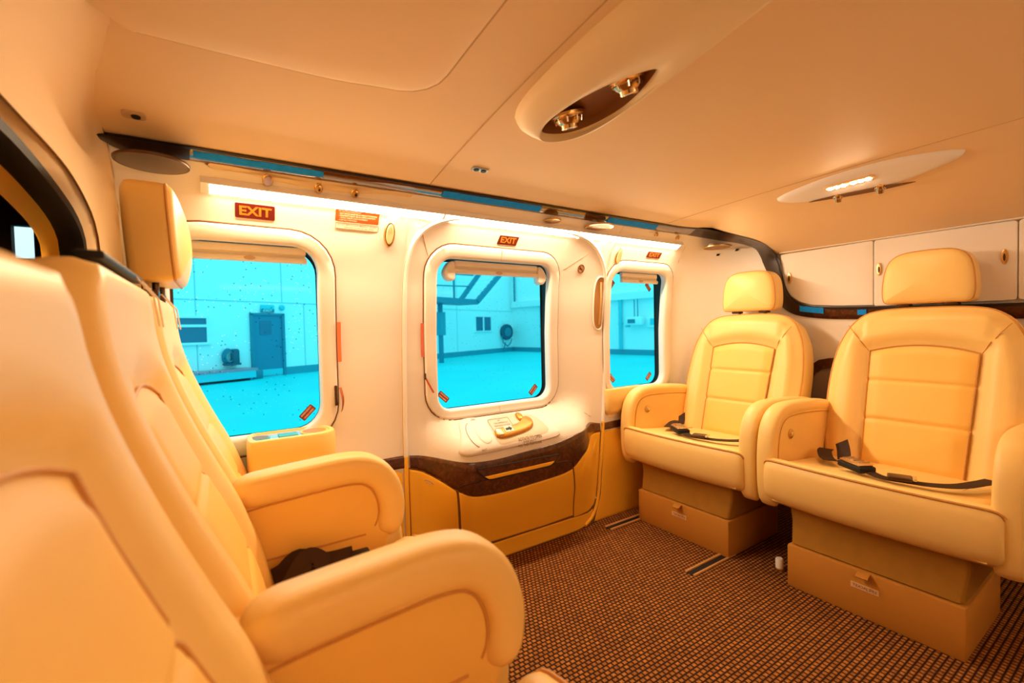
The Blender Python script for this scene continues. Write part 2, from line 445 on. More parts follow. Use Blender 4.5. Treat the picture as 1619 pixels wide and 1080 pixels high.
# ------------------------------------------------------------------ ceiling
def x_start(y): return -.19 + .09 * (1 - sm(.75, 1.2, y))
def y_end(x): return lerpt([1.70, 1.80, 1.86, 1.90, 1.935, 1.985, 2.05, 2.11], [1.25, 1.235, 1.19, 1.115, 1.062, 1.038, 1.034, 1.030], x)
def cgrid(u, v):
    x = -.19 + 2.30 * u; y = -.8 + (y_end(x) + .8) * v
    if u < .25: x = x_start(y) * (1 - u / .25) + (-.19 + 2.30 * .25) * (u / .25); y = -.8 + 2.05 * v
    return CE(x, y)
c = MB(); c.grid(cgrid, [i / 72 for i in range(73)], [i / 44 for i in range(45)])
ce = struct('ceiling', c, CEIL)
c = MB(); c.tube([CE(.53, -.7 + 1.95 * i / 40, .0005) for i in range(41)], .0016, 6); link('panel_joint', c, CEILSEAM, ce)
c = MB(); c.tube([CE(1.598, -.7 + 1.93 * i / 40, .0003) for i in range(41)], .0010, 6); link('panel_joint', c, CEILSEAM, ce)
edge = [(-.095, .912), (.06, .906), (.20, .898), (.29, .882)] + [(.30 + .083 * math.sin(a), .797 + .083 * math.cos(a)) for a in [math.radians(d) for d in range(10, 91, 10)]] + [(.386, .70), (.389, .595), (.39, .4), (.39, -.7)]
edge = res2(edge, 70)
c = MB(); c.loft([[CE(x - .002, y - .002, -.001) for x, y in edge], [CE(x - .004, y - .004, .005) for x, y in edge], [CE(x - .014, y - .014, .008) for x, y in edge], [CE(x - .05, y - .05, .008) for x, y in edge], [CE(min(x - .05, -.09), min(y - .05, .3), .008) for x, y in edge]], closed=False)
link('raised_panel', c, CEIL, ce)
c = MB(); c.tube([CE(x, y, .0006) for x, y in edge], .0022, 6); link('panel_edge_line', c, CEILSEAM, ce)
# ------------------------------------------------------------------ forward bulkhead with its arched opening
def path_wallceil(n):
    P = [(-.19, Yw(-.19, z), z) for z in [1.22 * i / 20 for i in range(21)]] + [(-.19, 1.245, ceil(-.13, 1.245))] + [(x_start(1.25 - i * .05), 1.25 - i * .05, ceil(-.13, 1.25 - i * .05)) for i in range(1, 40)]
    return resample(P, n, smooth=False)
ARCH1 = [(1.378, 0), (1.378, .5), (1.376, .9), (1.368, .99), (1.352, 1.045), (1.30, 1.088), (1.16, 1.125), (1.046, 1.133), (.9, 1.132), (.3, 1.13), (-.7, 1.13)]
ARCH2 = [(1.345, 0), (1.345, .5), (1.345, .93), (1.339, 1.005), (1.320, 1.047), (1.255, 1.080), (1.139, 1.103), (1.017, 1.117), (.9, 1.124), (.3, 1.126), (-.7, 1.126)]
def archl(A, x, d=0., n=90):
    p = res2(A, n); nr = []
    for i in range(n):
        a, b = p[max(0, i - 1)], p[min(n - 1, i + 1)]; dx, dy = b[0] - a[0], b[1] - a[1]; L = math.hypot(dx, dy); nr.append((-dy / L, dx / L))
    return [Vector((x, q[0] + m_[0] * d, q[1] + m_[1] * d)) for q, m_ in zip(p, nr)]
b = MB(); l0 = path_wallceil(90); l1 = archl(ARCH1, -.226); l2 = archl(ARCH2, -.25)
def mixl(A, B, t, push=0.): return [p.lerp(q, t) for p, q in zip(A, B)]
b.loft([[Vector((p.x + (q.x - p.x) * math.sin(a), p.y + (q.y - p.y) * (1 - math.cos(a)), p.z + (q.z - p.z) * (1 - math.cos(a)))) for p, q in zip(l0, l1)] for a in [PI / 2 * i / 12 for i in range(13)]] + [ [Vector((-.240, p.y * .55 + q.y * .45, p.z * .55 + q.z * .45)) for p, q in zip(l1, l2)], l2], closed=False)
bulk = struct('wall_left', b, CEIL, angle=70)
b = MB(); b.tube([p + Vector((.0015, 0, -.0012)) for p in l1], .0016, 6); link('trim_joint', b, SEAM, bulk)
b = MB(); b.loft([archl(ARCH2, -.248, -.001), archl(ARCH2, -.240, .004), archl(ARCH2, -.242, .018), archl(ARCH2, -.262, .024), archl(ARCH2, -.285, .020)], closed=False)
tag(link('trim_1', b, BLACK), kind='structure')
b = MB(); b.loft([archl(ARCH2, -.275, .018), archl(ARCH2, -.296, .027), archl(ARCH2, -.304, .036), archl(ARCH2, -.304, .042)], closed=False)
tag(link('trim_2', b, TAN), kind='structure')
# cockpit shell beyond the opening
b = MB()
b.box(-1.9, -.25, -.82, -.80, 0, 1.4); b.box(-1.92, -1.9, -.8, 1.45, 0, 1.4); b.box(-1.9, -.13, -.8, 1.45, 1.395, 1.41)
# side wall with a small window
wx0, wx1, wz0, wz1 = -.378, -.343, 1.0, 1.072
b.box(-1.9, wx0, 1.42, 1.44, 0, 1.4); b.box(wx1, -.10, 1.42, 1.44, 0, 1.4); b.box(wx0, wx1, 1.42, 1.44, 0, wz0); b.box(wx0, wx1, 1.42, 1.44, wz1, 1.4)
ck = struct('wall_cockpit', b, COCK, flat=True)
b = MB(); b.box(wx0, wx1, 1.428, 1.432, wz0, wz1); tag(link('window_6', b, GLASSC, flat=True), kind='structure')
# ------------------------------------------------------------------ rear bulkhead and the wall behind the camera, added light seal
b = MB(); b.box(2.10, 2.13, -.8, 1.16, 0, 1.2); wr = struct('wall_right', b, WHITE, flat=True)
b = MB(); b.box(-.3, 2.13, -.83, -.80, 0, 1.45)
struct('wall_front', b, WHITE, flat=True)
b = MB(); b.box(-.3, 2.3, -.85, 1.36, 1.43, 1.45); b.box(-.3, 2.3, 1.355, 1.37, 1.21, 1.45); b.box(2.14, 2.16, -.85, 1.36, -.05, 1.45); b.box(-.3, 2.3, -.85, 1.46, -.06, -.03)
b.box(2.112, 2.15, 1.1, 1.46, 0, 1.45); b.box(1.9, 2.15, 1.44, 1.46, 0, 1.45)
struct('wall_light_seal', b, COCK, flat=True)  # unseen boxes added to stop outside light leaking through the gaps

# ------------------------------------------------------------------ dark veneer trim along the top of the window wall and round the corner
FR = [(-.208, 1.248, 1.240), (-.17, 1.249, 1.247)] + [(x, 1.25, ceil(x, 1.25) - .001) for x in (-.1, 0, .2, .4, .6, .8, 1.0, 1.2, 1.4, 1.6, 1.70)] + [(1.80, 1.235, 1.251), (1.86, 1.19, 1.238), (1.90, 1.115, 1.207), (1.935, 1.062, 1.182), (1.985, 1.038, 1.163), (2.05, 1.034, 1.139), (2.078, 1.030, 1.115), (2.080, 1.018, 1.085), (2.08, 1.009, 1.037), (2.08, .995, .975), (2.08, .971, .929), (2.08, .934, .899), (2.08, .885, .883), (2.08, .763, .874), (2.08, .299, .863), (2.08, -.75, .85)]
BK = [(-.205, 1.256, 1.238), (-.17, 1.276, 1.226)] + [(x, 1.281, 1.226) for x in (-.1, 0, .2, .4, .6, .8, 1.0, 1.2, 1.4, 1.6, 1.70)] + [(1.80, 1.282, 1.228), (1.93, 1.272, 1.223), (2.005, 1.24, 1.212), (2.06, 1.185, 1.194), (2.085, 1.13, 1.164), (2.09, 1.108, 1.125), (2.092, 1.098, 1.095), (2.094, 1.085, 1.06), (2.094, 1.068, 1.01), (2.094, 1.045, .94), (2.094, 1.012, .885), (2.094, .958, .851), (2.094, .863, .833), (2.094, .763, .827), (2.094, .299, .815), (2.094, -.75, .80)]
fr = [Vector(p) for p in FR]; bk = [Vector(p) for p in BK]
def sub(A, k=4):
    out = []
    N = len(A)
    for i in range(N - 1):
        p1, p2 = A[i], A[i + 1]; p0 = A[i - 1] if i else p1 * 2 - p2; p3 = A[i + 2] if i + 2 < N else p2 * 2 - p1
        d0, d1, d2 = (p1 - p0).length, (p2 - p1).length, (p3 - p2).length
        m1 = (p2 - p0) * (d1 / (d0 + d1)); m2 = (p3 - p1) * (d1 / (d1 + d2))
        for j in range(k):
            t = j / k
            out.append(p1 * (2*t**3 - 3*t**2 + 1) + m1 * (t**3 - 2*t**2 + t) + p2 * (-2*t**3 + 3*t**2) + m2 * (t**3 - t**2))
    return out + [A[-1]]
frs, bks = sub(fr), sub(bk)
def inward(p, q):   # small push towards the cabin for a ribbon edge
    return (Vector((.9, .2, .9)) - p).normalized()
kc = max(i for i, p in enumerate(frs) if p.x < 1.80 and p.y > 1.2)
def cut(a, b_):
    q = MB(); F, B_ = frs[a:b_], bks[a:b_]
    q.loft([F, [p + inward(p, q_) * .006 for p, q_ in zip(F, B_)], [p.lerp(q_, .10) + inward(p, q_) * .007 for p, q_ in zip(F, B_)], [p.lerp(q_, .5) + inward(p, q_) * .006 for p, q_ in zip(F, B_)], [p.lerp(q_, .96) + inward(p, q_) * .004 for p, q_ in zip(F, B_)], B_], closed=False); return q
kd = next(i for i, p in enumerate(frs) if p.y < .90 and p.z < .9)
ka = next(i for i, p in enumerate(frs) if p.x > -.06)
val = struct('trim_3', cut(ka, kc + 1), GLOSSWOOD, angle=50); link('forward_veneer', cut(0, ka + 1), DARKW, val, angle=50)  # forward end: its dark reflection is put into the veneer colour
link('corner_veneer', cut(kc, kd + 1), DARKW, val, angle=50); link('rear_veneer', cut(kd, len(frs)), WOOD, val, angle=50)
v = MB(); v.loft([[p + inward(p, q) * .0035 + (p - q).normalized() * .002 for p, q in zip(frs, bks)], [p + inward(p, q) * .008 for p, q in zip(frs, bks)], [p.lerp(q, .16) + inward(p, q) * .0086 for p, q in zip(frs, bks)], [p.lerp(q, .18) + inward(p, q) * .0066 for p, q in zip(frs, bks)]], closed=False)
link('dark_edge', v, LIP, val)
# lower arch of dark veneer on the rear bulkhead
A = [(.925, .50), (.917, .57), (.905, .625), (.880, .655), (.84, .668), (.76, .673), (.3, .672), (-.7, .67)]
A = res2(A, 50)
v = MB(); v.loft([[Vector((2.098, y, z)) for y, z in A], [Vector((2.088, y, z)) for y, z in A], [Vector((2.088, y - .012, z - .035)) for y, z in A], [Vector((2.098, y - .013, z - .036)) for y, z in A]], closed=False)
tag(link('trim_4', v, WOOD), kind='structure')
v = MB(); v.box(2.0955, 2.0985, -.75, .90, .02, .63); link('recess_panel', v, M('grey_brown_panel', (.35, .24, .17), .6), wr, flat=True)

# ------------------------------------------------------------------ veneer band, lower linings
TOPB = [(.40, .415), (.471, .415), (.52, .409), (.58, .398), (.64, .388), (.753, .380), (.883, .386), (1.026, .395), (1.155, .418), (1.25, .425), (1.355, .404), (1.45, .404), (1.9, .404)]
BOTB = [(.40, .375), (.471, .375), (.52, .366), (.581, .333), (.628, .297), (.678, .274), (.80, .265), (.936, .270), (1.053, .277), (1.098, .290), (1.155, .333), (1.25, .365), (1.341, .371), (1.45, .373), (1.9, .373)]
def zt(x): return _zt[min(len(_zt) - 1, max(0, int(round((x - .40) / 1.5 * 300))))]
def table(P):
    f_ = res2(P, 600); xs = [p[0] for p in f_]; zs = [p[1] for p in f_]
    return [lerpt(xs, zs, .40 + 1.5 * i / 300) for i in range(301)]
_zt = table(TOPB); _zb = table(BOTB)
def band(x0, x1, name):
    m = MB(); n = int((x1 - x0) / .005); loops = []
    for i in range(n + 1):
        x = x0 + (x1 - x0) * i / n; k = int(round((x - .40) / 1.5 * 300)); a, bb = _zt[k], _zb[k]
        loops.append([W(x, a, -.003), W(x, a, .004), W(x, a - .003, .006)] + [W(x, a - .003 + (bb - a + .006) * j / 6, .006) for j in range(1, 6)] + [W(x, bb + .003, .006), W(x, bb, .004), W(x, bb, -.003)])
    m.loft(list(map(list, zip(*loops))), closed=False)
    return m
# the door: its panels are parts of the door structure
door = thing('door_1', None, None, (.94, 1.35, 0), kind='structure')
link('veneer_band', band(.502, 1.352, 'b'), WOOD, door)
t5 = struct('trim_5', band(.40, .492, 'b'), WOOD); t6 = struct('trim_6', band(1.362, 1.9, 'b'), WOOD)
DO = [(.483, .0), (.487, .25), (.492, .5), (.497, .75), (.502, .98), (.514, 1.08), (.538, 1.125), (.575, 1.158), (.65, 1.183), (.75, 1.190), (.85, 1.190), (1.074, 1.186), (1.19, 1.178), (1.27, 1.155), (1.335, 1.110), (1.375, 1.05), (1.392, .96), (1.394, .75), (1.390, .55), (1.366, .36), (1.338, .2), (1.315, .09), (1.275, .03), (1.22, .008)]
dop = res2(DO, 200)
for nm_, sel, mt_ in (('edge_moulding', lambda q: q[1] > .402, WHITE), ('lower_moulding', lambda q: q[1] <= .415 and q[0] < .9, TAN), ('lower_moulding', lambda q: q[1] <= .415 and q[0] > .9, TAN)):
    m = MB(); m.tube([W(x, z, .001) for x, z in dop if sel((x, z))], .0085, 8); link(nm_, m, mt_, door)
m = MB(); m.tube([W(x - (.007 if x < .9 else -.007 if z < 1.13 else 0), z + (.0075 if z > 1.13 else 0), .003) for x, z in res2(DO, 150)], .0018, 6); link('edge_joint', m, SOFTSEAM, door)
def wpanel(outl, off=.005, n=90, smooth=False, edge=.006):
    m = MB(); m.pillow(res2(outl, n, True, smooth), lambda a, b, h=0: W(a, b, h), [(0, -.004), (0, off * .5), (edge * .3, off * .85), (edge, off)], 22); return m
def bb(x, d=0.): return _zb[int(round((x - .40) / 1.5 * 300))] - d
m = MB(); m.loft([[W(x, bbx * k_ / 14, .0022) for k_ in range(15)] for x, bbx in [(.484 + .008 * i, (_zb[int(round((.484 + .008 * i - .40) / 1.5 * 300))])) for i in range(112)]], closed=False)
link('panel_backing', m, SEAM, door)
cen = [(x, bb(x, .003)) for x in (.634, .66, .69, .72, .76, .80, .85, .90, .95, 1.0, 1.05, 1.08, 1.096)] + [(1.12, .2), (1.143, .076), (1.0, .072), (.80, .074), (.70, .078), (.655, .105), (.645, .18)]
link('lower_panel', wpanel(cen), TAN, door)
lef = [(x, bb(x, .003)) for x in (.499, .54, .57, .60, .628)] + [(.638, .18), (.648, .10), (.66, .075), (.496, .07)]
link('storage_pocket_cover', wpanel(lef), TAN, door)
rig = [(x, bb(x, .003)) for x in (1.102, 1.12, 1.15, 1.2, 1.26, 1.30, 1.333, 1.353)] + [(1.336, .25), (1.322, .18), (1.303, .10), (1.285, .075), (1.25, .06), (1.15, .066), (1.126, .2)]
link('storage_pocket_cover', wpanel(rig), TAN, door)
link('sill_panel', wpanel([(.50, .066), (1.14, .066), (1.25, .052), (1.285, .06), (1.27, .024), (1.22, .004), (.49, .002)], .004), TAN, door)
m = MB(); m.pillow(ell(.562, .318, .016, .0055, 24, -.5), lambda a, b, h=0: W(a, b, .004 + h), [(0, 0), (.001, .002), (.003, .001)], 2); link('finger_pull', m, SOFTSEAM, door)
m = MB(); m.pillow(ell(1.295, .305, .013, .006, 24, .9), lambda a, b, h=0: W(a, b, .004 + h), [(0, 0), (.001, .002), (.003, .001)], 2); link('finger_pull', m, SOFTSEAM, door)
# drawer line and pull tray in the veneer
ln = [(.636, .305), (.648, .316), (.68, .321), (.73, .322), (.985, .322), (1.07, .320), (1.092, .312), (1.098, .295)]
m = MB(); m.tube([W(x, z, .0063) for x, z in res2(ln, 60)], .0017, 6); link('drawer_joint', m, BLACK, door)
tray = [(.685, .361), (1.030, .353), (1.024, .343), (.995, .323), (.978, .318), (.742, .318), (.722, .323), (.69, .352)]
m = MB(); m.pillow(res2(tray, 80, True, False), lambda a, b, h=0: W(a, b, .006 + h), [(0, -.002), (0, .0015), (.002, .0022), (.004, .0018)], 4)
tr = link('pull_tray', m, WOOD, door)
m = MB(); m.tube([W(a, b, .0075) for a, b in res2(tray, 90, True, False)], .0018, 6, closed=True); link('tray_joint', m, BLACK, tr)
m = MB(); m.pillow(res2([(.712, .333), (1.008, .333), (.992, .3225), (.978, .3205), (.742, .3205), (.726, .3225)], 60, True, False), lambda a, b, h=0: W(a, b, .0078 + h), [(0, -.001), (.001, .0015)], 3); link('grip_strip', m, TAN, tr)
# seams on the lining between door top and moulding
m = MB()
m.tube([W(x, z, .0005) for x, z in ((.548, 1.135), (.562, 1.10), (.575, 1.065))], .0009, 5)
m.tube([W(x, z, .0005) for x, z in ((1.27, 1.12), (1.21, 1.085), (1.15, 1.05))], .0009, 5)
m.tube([W(x, z, .0005) for x, z in ((1.20, .50), (1.25, .465), (1.30, .44))], .0009, 5)
link('lining_joint', m, SOFTSEAM, door)
# side linings under the windows, fore and aft of the door
m = wpanel([(-.12, .37), (.478, .37), (.474, .25), (.470, .0), (-.12, .0)], .004, 60); l_a = struct('baseboard_left', m, TAN)
m = wpanel([(1.37, .368), (1.9, .368), (1.9, .0), (1.285, .0), (1.335, .10), (1.355, .22)], .004, 80); l_b = struct('baseboard_right', m, TAN)
# grab handle recess in the door
gr = [(1.352, 1.028), (1.376, 1.022), (1.380, .93), (1.376, .83), (1.366, .812), (1.345, .815), (1.332, .85), (1.330, .95), (1.338, 1.01)]
m = MB(); go = res2(gr, 60, True)
gn = normals2(ccw(go)); go = ccw(go)
m.loft([[W(a + n_[0] * .007, b + n_[1] * .007, .001) for (a, b), n_ in zip(go, gn)], [W(a + n_[0] * .003, b + n_[1] * .003, .006) for (a, b), n_ in zip(go, gn)], [W(a, b, .002) for a, b in go]])
gh = link('grab_recess', m, WHITE, door)
m = MB(); m.pillow(go, lambda a, b, h=0: W(a, b, .0012 + h), [(0, 0), (.002, .0004)], 3, back=False); link('recess_lining', m, M('recess_brown', (.45, .22, .07), .5), gh)
m = MB(); m.tube([W(1.360, z, .006 + .006 * math.sin(PI * (z - .83) / .18)) for z in [.83 + .18 * i / 10 for i in range(11)]], .0045, 8); link('grab_bar', m, GOLD, gh)

# emergency handle plate
pl = [(.684, .505), (.660, .465), (.636, .422), (.645, .408), (.67, .404), (.85, .408), (1.0, .413), (1.04, .419), (1.046, .43), (1.02, .46), (1.0, .498), (.96, .505), (.82, .5)]
m = MB(); m.pillow(res2(pl, 90, True), lambda a, b, h=0: W(a, b, h), [(0, -.004), (.001, .004), (.005, .008), (.012, .009)], 7)
hp = link('handle_plate', m, FRAMEM, door)
def HP(a, b, h=0.): return W(a, b, .0095 + h)
dp = [(.785, .492), (.968, .487), (1.0, .445), (.98, .432), (.83, .425), (.775, .43)]
m = MB(); m.pillow(res2(dp, 60, True), HP, [(0, 0), (.004, .0008)], 5, back=False); link('handle_well', m, M('well_tint', (.74, .60, .44), .5), hp)
hl = [(.775, .443), (.80, .437), (.88, .442), (.92, .448), (.944, .458), (.950, .472), (.936, .482), (.915, .480), (.90, .470), (.84, .463), (.79, .462), (.778, .455)]
m = MB(); m.pillow(res2(hl, 70, True), HP, [(0, 0), (0, .005), (.002, .009), (.005, .0105)], 4); lev = link('release_lever', m, M('lever_gold', (.58, .25, .03), .35, metal=.3), hp)
m = MB(); m.box(-.012, .012, -.0085, .0085, 0, .0112, lambda a, b, h: HP(.792 + a, .450 + b, h + .001), .002); link('end_knob', m, GOLD, lev)
m = MB(); m.pillow(rrect(.832, .4535, .017, .0072, .001, 2, 2), lambda a, b, h=0: HP(a, b, .0108 + h), [(0, 0), (0, .0008)], 2); ast = link('arrow_label', m, CREAMST, lev)
m = MB(); m.pillow([(.819, .4505), (.835, .4512), (.835, .4482), (.846, .4540), (.835, .4595), (.835, .4567), (.819, .4558)], lambda a, b, h=0: HP(a, b, .0118 + h), [(0, 0), (0, .0003)], 1, back=False); link('arrow', m, INKD, ast)
m = MB(); m.lathe([(.014, 0), (.014, .004), (.011, .008), (.004, .009)], lambda x, y, h: HP(.912 + x, .484 + y, h), 20); link('pivot_cap', m, M('cap_gold', (.6, .28, .04), .25, metal=.5), hp)
m = MB(); m.tube([HP(.712 + .033 * math.cos(a), .458 + .033 * math.sin(a), .0006) for a in [math.radians(110 + 140 * i / 16) for i in range(17)]], .0009, 5); link('dial_arc', m, INK, hp)
m = MB(); m.pillow(ell(.738, .458, .026, .027, 32), HP, [(0, 0), (.001, .001), (.004, .0014)], 3); link('dial', m, FRAMEM, hp)
m = MB()
text_mb(m, 'OPEN', lambda a, b: HP(a, b, .0008), .728, .4965, .0075)
text_mb(m, 'SHUT', lambda a, b: HP(a, b, .0008), .716, .418, .0075)
text_mb(m, 'ROTATE TO OPEN', lambda a, b: HP(a, b, .0008), .905, .4265, .0115, .01, width=.10)
text_mb(m, 'EMERGENCY', lambda a, b: HP(a, b, .0008), .90, .4185, .0095, width=.055)
text_mb(m, 'PULL THEN PUSH DOOR', lambda a, b: HP(a, b, .0008), .90, .4105, .0105, .01, width=.10)
link('lettering', m, INK, hp, flat=True)
m = MB(); fr_ = rrect(.822, .470, .043, .019, .004, 4, 4); m.tube([HP(a, b, .0012) for a, b in fr_], .0007, 5, closed=True); pk = link('placard_border', m, INK, hp)
m = MB()
text_mb(m, 'EXIT', lambda a, b: HP(a, b, .0016), .822, .4835, .0055); text_mb(m, 'TURN HANDLE FULLY', lambda a, b: HP(a, b, .0016), .825, .4765, .006, width=.06); text_mb(m, 'PUSH DOOR OUTWARD', lambda a, b: HP(a, b, .0016), .825, .4695, .006, width=.066)
link('lettering', m, INK, pk, flat=True)

# ------------------------------------------------------------------ light strips
ls = thing('light_strip', 'glowing white light strip running above the three windows', 'light', (.88, 1.325, 1.183))
for x0, x1 in ((-.012, .603), (.613, 1.165), (1.175, 1.785)):
    m = MB(); n = 24
    m.loft([[W(x0 + (x1 - x0) * i / n, z_, o_) for z_, o_ in ((1.1945, .0125), (1.1835, .0080), (1.1715, .003))] for i in range(n + 1)], closed=False)
    link('diffuser', m, STRIP, ls)
m = MB(); m.loft([[W(-.03 + 1.83 * i / 40, 1.183 + dz, o_) for dz, o_ in ((-.0135, .0005), (-.012, .0022), (.0115, .0118), (.0115, .0155), (.0135, .0165), (.0155, .014), (.020, .0005))] for i in range(41)], closed=False); link('channel', m, WHITE, ls)
lf = thing('light_strip', 'unseen light strip added on the lining opposite the windows', 'light', (.9, -.79, 1.16))
m = MB(); m.box(0, 1.8, -.798, -.785, 1.15, 1.167); link('diffuser', m, STRIPF, lf, flat=True)  # out of view, added to fill the cabin with light

# ------------------------------------------------------------------ signs and stickers on the window wall
def sticker(name, label, cat, x0, x1, z0, z1, mat, r=.003, group=None, skew=0., off=.0006, th=.0012):
    cx, cz = (x0 + x1) / 2, (z0 + z1) / 2
    o = rrect(cx, cz, (x1 - x0) / 2, (z1 - z0) / 2, r, 4, 5)
    o = [(a + skew * (b - cz), b) for a, b in o]
    m = MB(); m.pillow(o, lambda a, b, h=0: W(a, b, off + h), [(0, 0), (0, th)], 4)
    ob = link(name, m, mat, None, loc=W(cx, cz, off)); return tag(ob, label, cat, group)
def letters(parent, lines, mat, off=.0022):
    m = MB()
    for (s, a, b, size, bold, width) in lines: text_mb(m, s, lambda p, q: W(p, q, off), a, b, size, bold, width=width)
    return link('lettering', m, mat, parent, flat=True)
e = sticker('exit_sign', 'dark red EXIT sign above the speckled window beside the tall headrest', 'sign', .040, .131, 1.124, 1.158, RED); letters(e, [('EXIT', .0855, 1.1405, .029, .03, .074)], ORANGE)
e = sticker('exit_sign', 'dark red slanted EXIT sign above the large door window', 'sign', .832, .912, 1.121, 1.150, RED, .002, skew=.25); letters(e, [('EXIT', .872, 1.1355, .026, .03, .064)], ORANGE)
e = sticker('exit_sign', 'smallest dark red EXIT sign, above the narrow rear window', 'sign', 1.610, 1.700, 1.126, 1.151, RED, .002, skew=.25); letters(e, [('EXIT', 1.655, 1.1385, .022, .03, .068)], ORANGE)
e = sticker('placard', 'orange placard of seat instructions under the light strip', 'sign', .284, .407, 1.141, 1.170, REDB)
letters(e, [('FOR TAXI TAKEOFF AND LANDING:', .322, 1.1665, .0045, 0, .062), ('- SEAT BACKS MUST BE IN UPRIGHT POSITION', .346, 1.1610, .005, .012, .108), ('- HEADRESTS MUST BE IN UPPER POSITION', .344, 1.1555, .005, .012, .104), ('- STOW TABLES AND FOOTRESTS', .334, 1.1500, .005, .01, .08), ('- KEEP BELT FASTENED', .318, 1.1445, .005, .005, .052)], PALE)
e = sticker('placard', 'narrow cream placard directly below the orange placard', 'sign', .285, .409, 1.121, 1.1385, CREAMST)
letters(e, [('DO NOT OPEN IN FLIGHT, EMERGENCY USE ONLY', .347, 1.1325, .0055, .006, .112), ('KEEP EXIT CLEAR AT ALL TIMES', .352, 1.1262, .0045, 0, .085)], INK)
m = MB(); m.tube([W(a, b, .002) for a, b in rrect(.347, 1.1298, .061, .0078, .002, 3, 3)], .0005, 4, closed=True); link('border_line', m, INK, e)
e = tag(link('round_sticker', MB().pillow(ell(1.240, 1.058, .0185, .0185, 28), lambda a, b, h=0: W(a, b, .0006 + h), [(0, 0), (0, .0012)], 3), M('sticker_peach', (.80, .50, .25), .5), None, loc=W(1.24, 1.058)), 'round no smoking sticker on the door lining beside the grab handle', 'sticker')
m = MB(); m.tube([W(a, b, .0022) for a, b in ell(1.240, 1.058, .0155, .0155, 28)], .0018, 5, closed=True); m.tube([W(1.240 - .011, 1.058 + .011, .0022), W(1.240 + .011, 1.058 - .011, .0022)], .0016, 5)
link('ban_ring', m, RED, e)
m = MB(); m.pillow(rrect(1.239, 1.057, .009, .0022, .0004, 2, 2), lambda a, b, h=0: W(a, b, .0022 + h), [(0, 0), (0, .0005)], 1); link('cigarette_mark', m, INKD, e)
sticker('marker_strip', 'upright orange strip on the edge of the speckled window surround', 'sticker', .289, .300, .732, .852, M('strip_orange', (.85, .22, .08), .5), .002, off=.010)
sticker('marker_strip', 'upright salmon strip on the edge of the door window surround', 'sticker', .5545, .565, .732, .845, M('strip_salmon', (.80, .20, .12), .5), .002, off=.003)
# pull tabs of the emergency windows
t_ = thing('release_tab', 'brown release strap tab beside the speckled window surround', 'release tab', tuple(W(.283, .63, .005)))
m = MB(); m.box(-.004, .004, -.03, .03, 0, .008, lambda a, b, h: W(.281 + a, .632 + b, .006 + h), .002); link('clip', m, DARKMET, t_)
m = MB(); m.loft([[W(.289 + .006 * math.sin(t * 2.4), .655 - .075 * t, .012 + .012 * math.sin(PI * t)), W(.297 + .004 * math.sin(t * 3), .655 - .07 * t, .011 + .012 * math.sin(PI * t))] for t in [i / 10 for i in range(11)]], closed=False); link('strap', m, M('strap_rust', (.42, .10, .02), .7), t_)
t_ = thing('release_tab', 'thin red release ribbon at the lower edge of the door window surround', 'release tab', tuple(W(.562, .67, .005)))
m = MB(); m.box(-.003, .003, -.010, .010, 0, .006, lambda a, b, h: W(.562 + a, .668 + b, .012 + h), .0015); link('clip', m, DARKMET, t_)
m = MB(); m.loft([[W(.562 + .028 * t - .0028, .662 - .052 * t, .0165), W(.562 + .028 * t + .0028, .662 - .052 * t + .002, .0165)] for t in [i / 6 for i in range(7)]], closed=False); link('ribbon', m, M('ribbon_red', (.55, .08, .015), .6), t_)
# EMERGENCY stickers on the panes
def pane_sticker(x, z, rot, label, w_=.040, h_=.019):
    T = lambda a, b, h=0: Vector((x + a * math.cos(rot) - b * math.sin(rot), 1.4605 - h, z + a * math.sin(rot) + b * math.cos(rot)))
    th = thing('exit_pane_sticker', label, 'sticker', (x, 1.4605, z), 'emergency stickers on the window panes')
    m = MB(); m.pillow(rrect(0, 0, w_ / 2, h_ / 2, .003, 4, 2), T, [(0, 0), (0, .0008)], 2); link('backing', m, RED, th)
    m = MB(); m.pillow(rrect(0, h_ * .23, w_ / 2 - .0025, h_ * .18, .001, 2, 2), lambda a, b, h=0: T(a, b, .0009 + h), [(0, 0), (0, .0002)], 1, back=False); m.pillow(rrect(0, -h_ * .23, w_ / 2 - .0025, h_ * .18, .001, 2, 2), lambda a, b, h=0: T(a, b, .0009 + h), [(0, 0), (0, .0002)], 1, back=False)
    link('print_panel', m, REDB, th)
    m = MB(); text_mb(m, 'EMERGENCY', lambda a, b: T(a, b, .0015), 0, h_ * .22, .0062, .01, width=w_ * .8); text_mb(m, 'PUSH HERE', lambda a, b: T(a, b, .0015), 0, -h_ * .24, .0062, .01, width=w_ * .7)
    link('lettering', m, PALE, th, flat=True)
pane_sticker(.209, .582, .80, 'red emergency sticker at the bottom corner of the speckled pane', .048, .022)
pane_sticker(.652, .584, -.75, 'red emergency sticker in the lower left corner of the door window pane', .046, .021)
pane_sticker(1.043, .573, .80, 'red emergency sticker in the lower right corner of the door window pane', .046, .021)
pane_sticker(1.484, .584, -.80, 'red emergency sticker in the lower left corner of the narrow rear pane', .044, .021)
pane_sticker(1.732, .574, .80, 'red emergency sticker in the lower right corner of the narrow rear pane', .044, .021)
pane_sticker(1.492, 1.008, .85, 'red emergency sticker below the left blind end of the narrow rear pane', .044, .021)
pane_sticker(1.738, 1.006, -.85, 'red emergency sticker below the right blind end of the narrow rear pane', .044, .021)
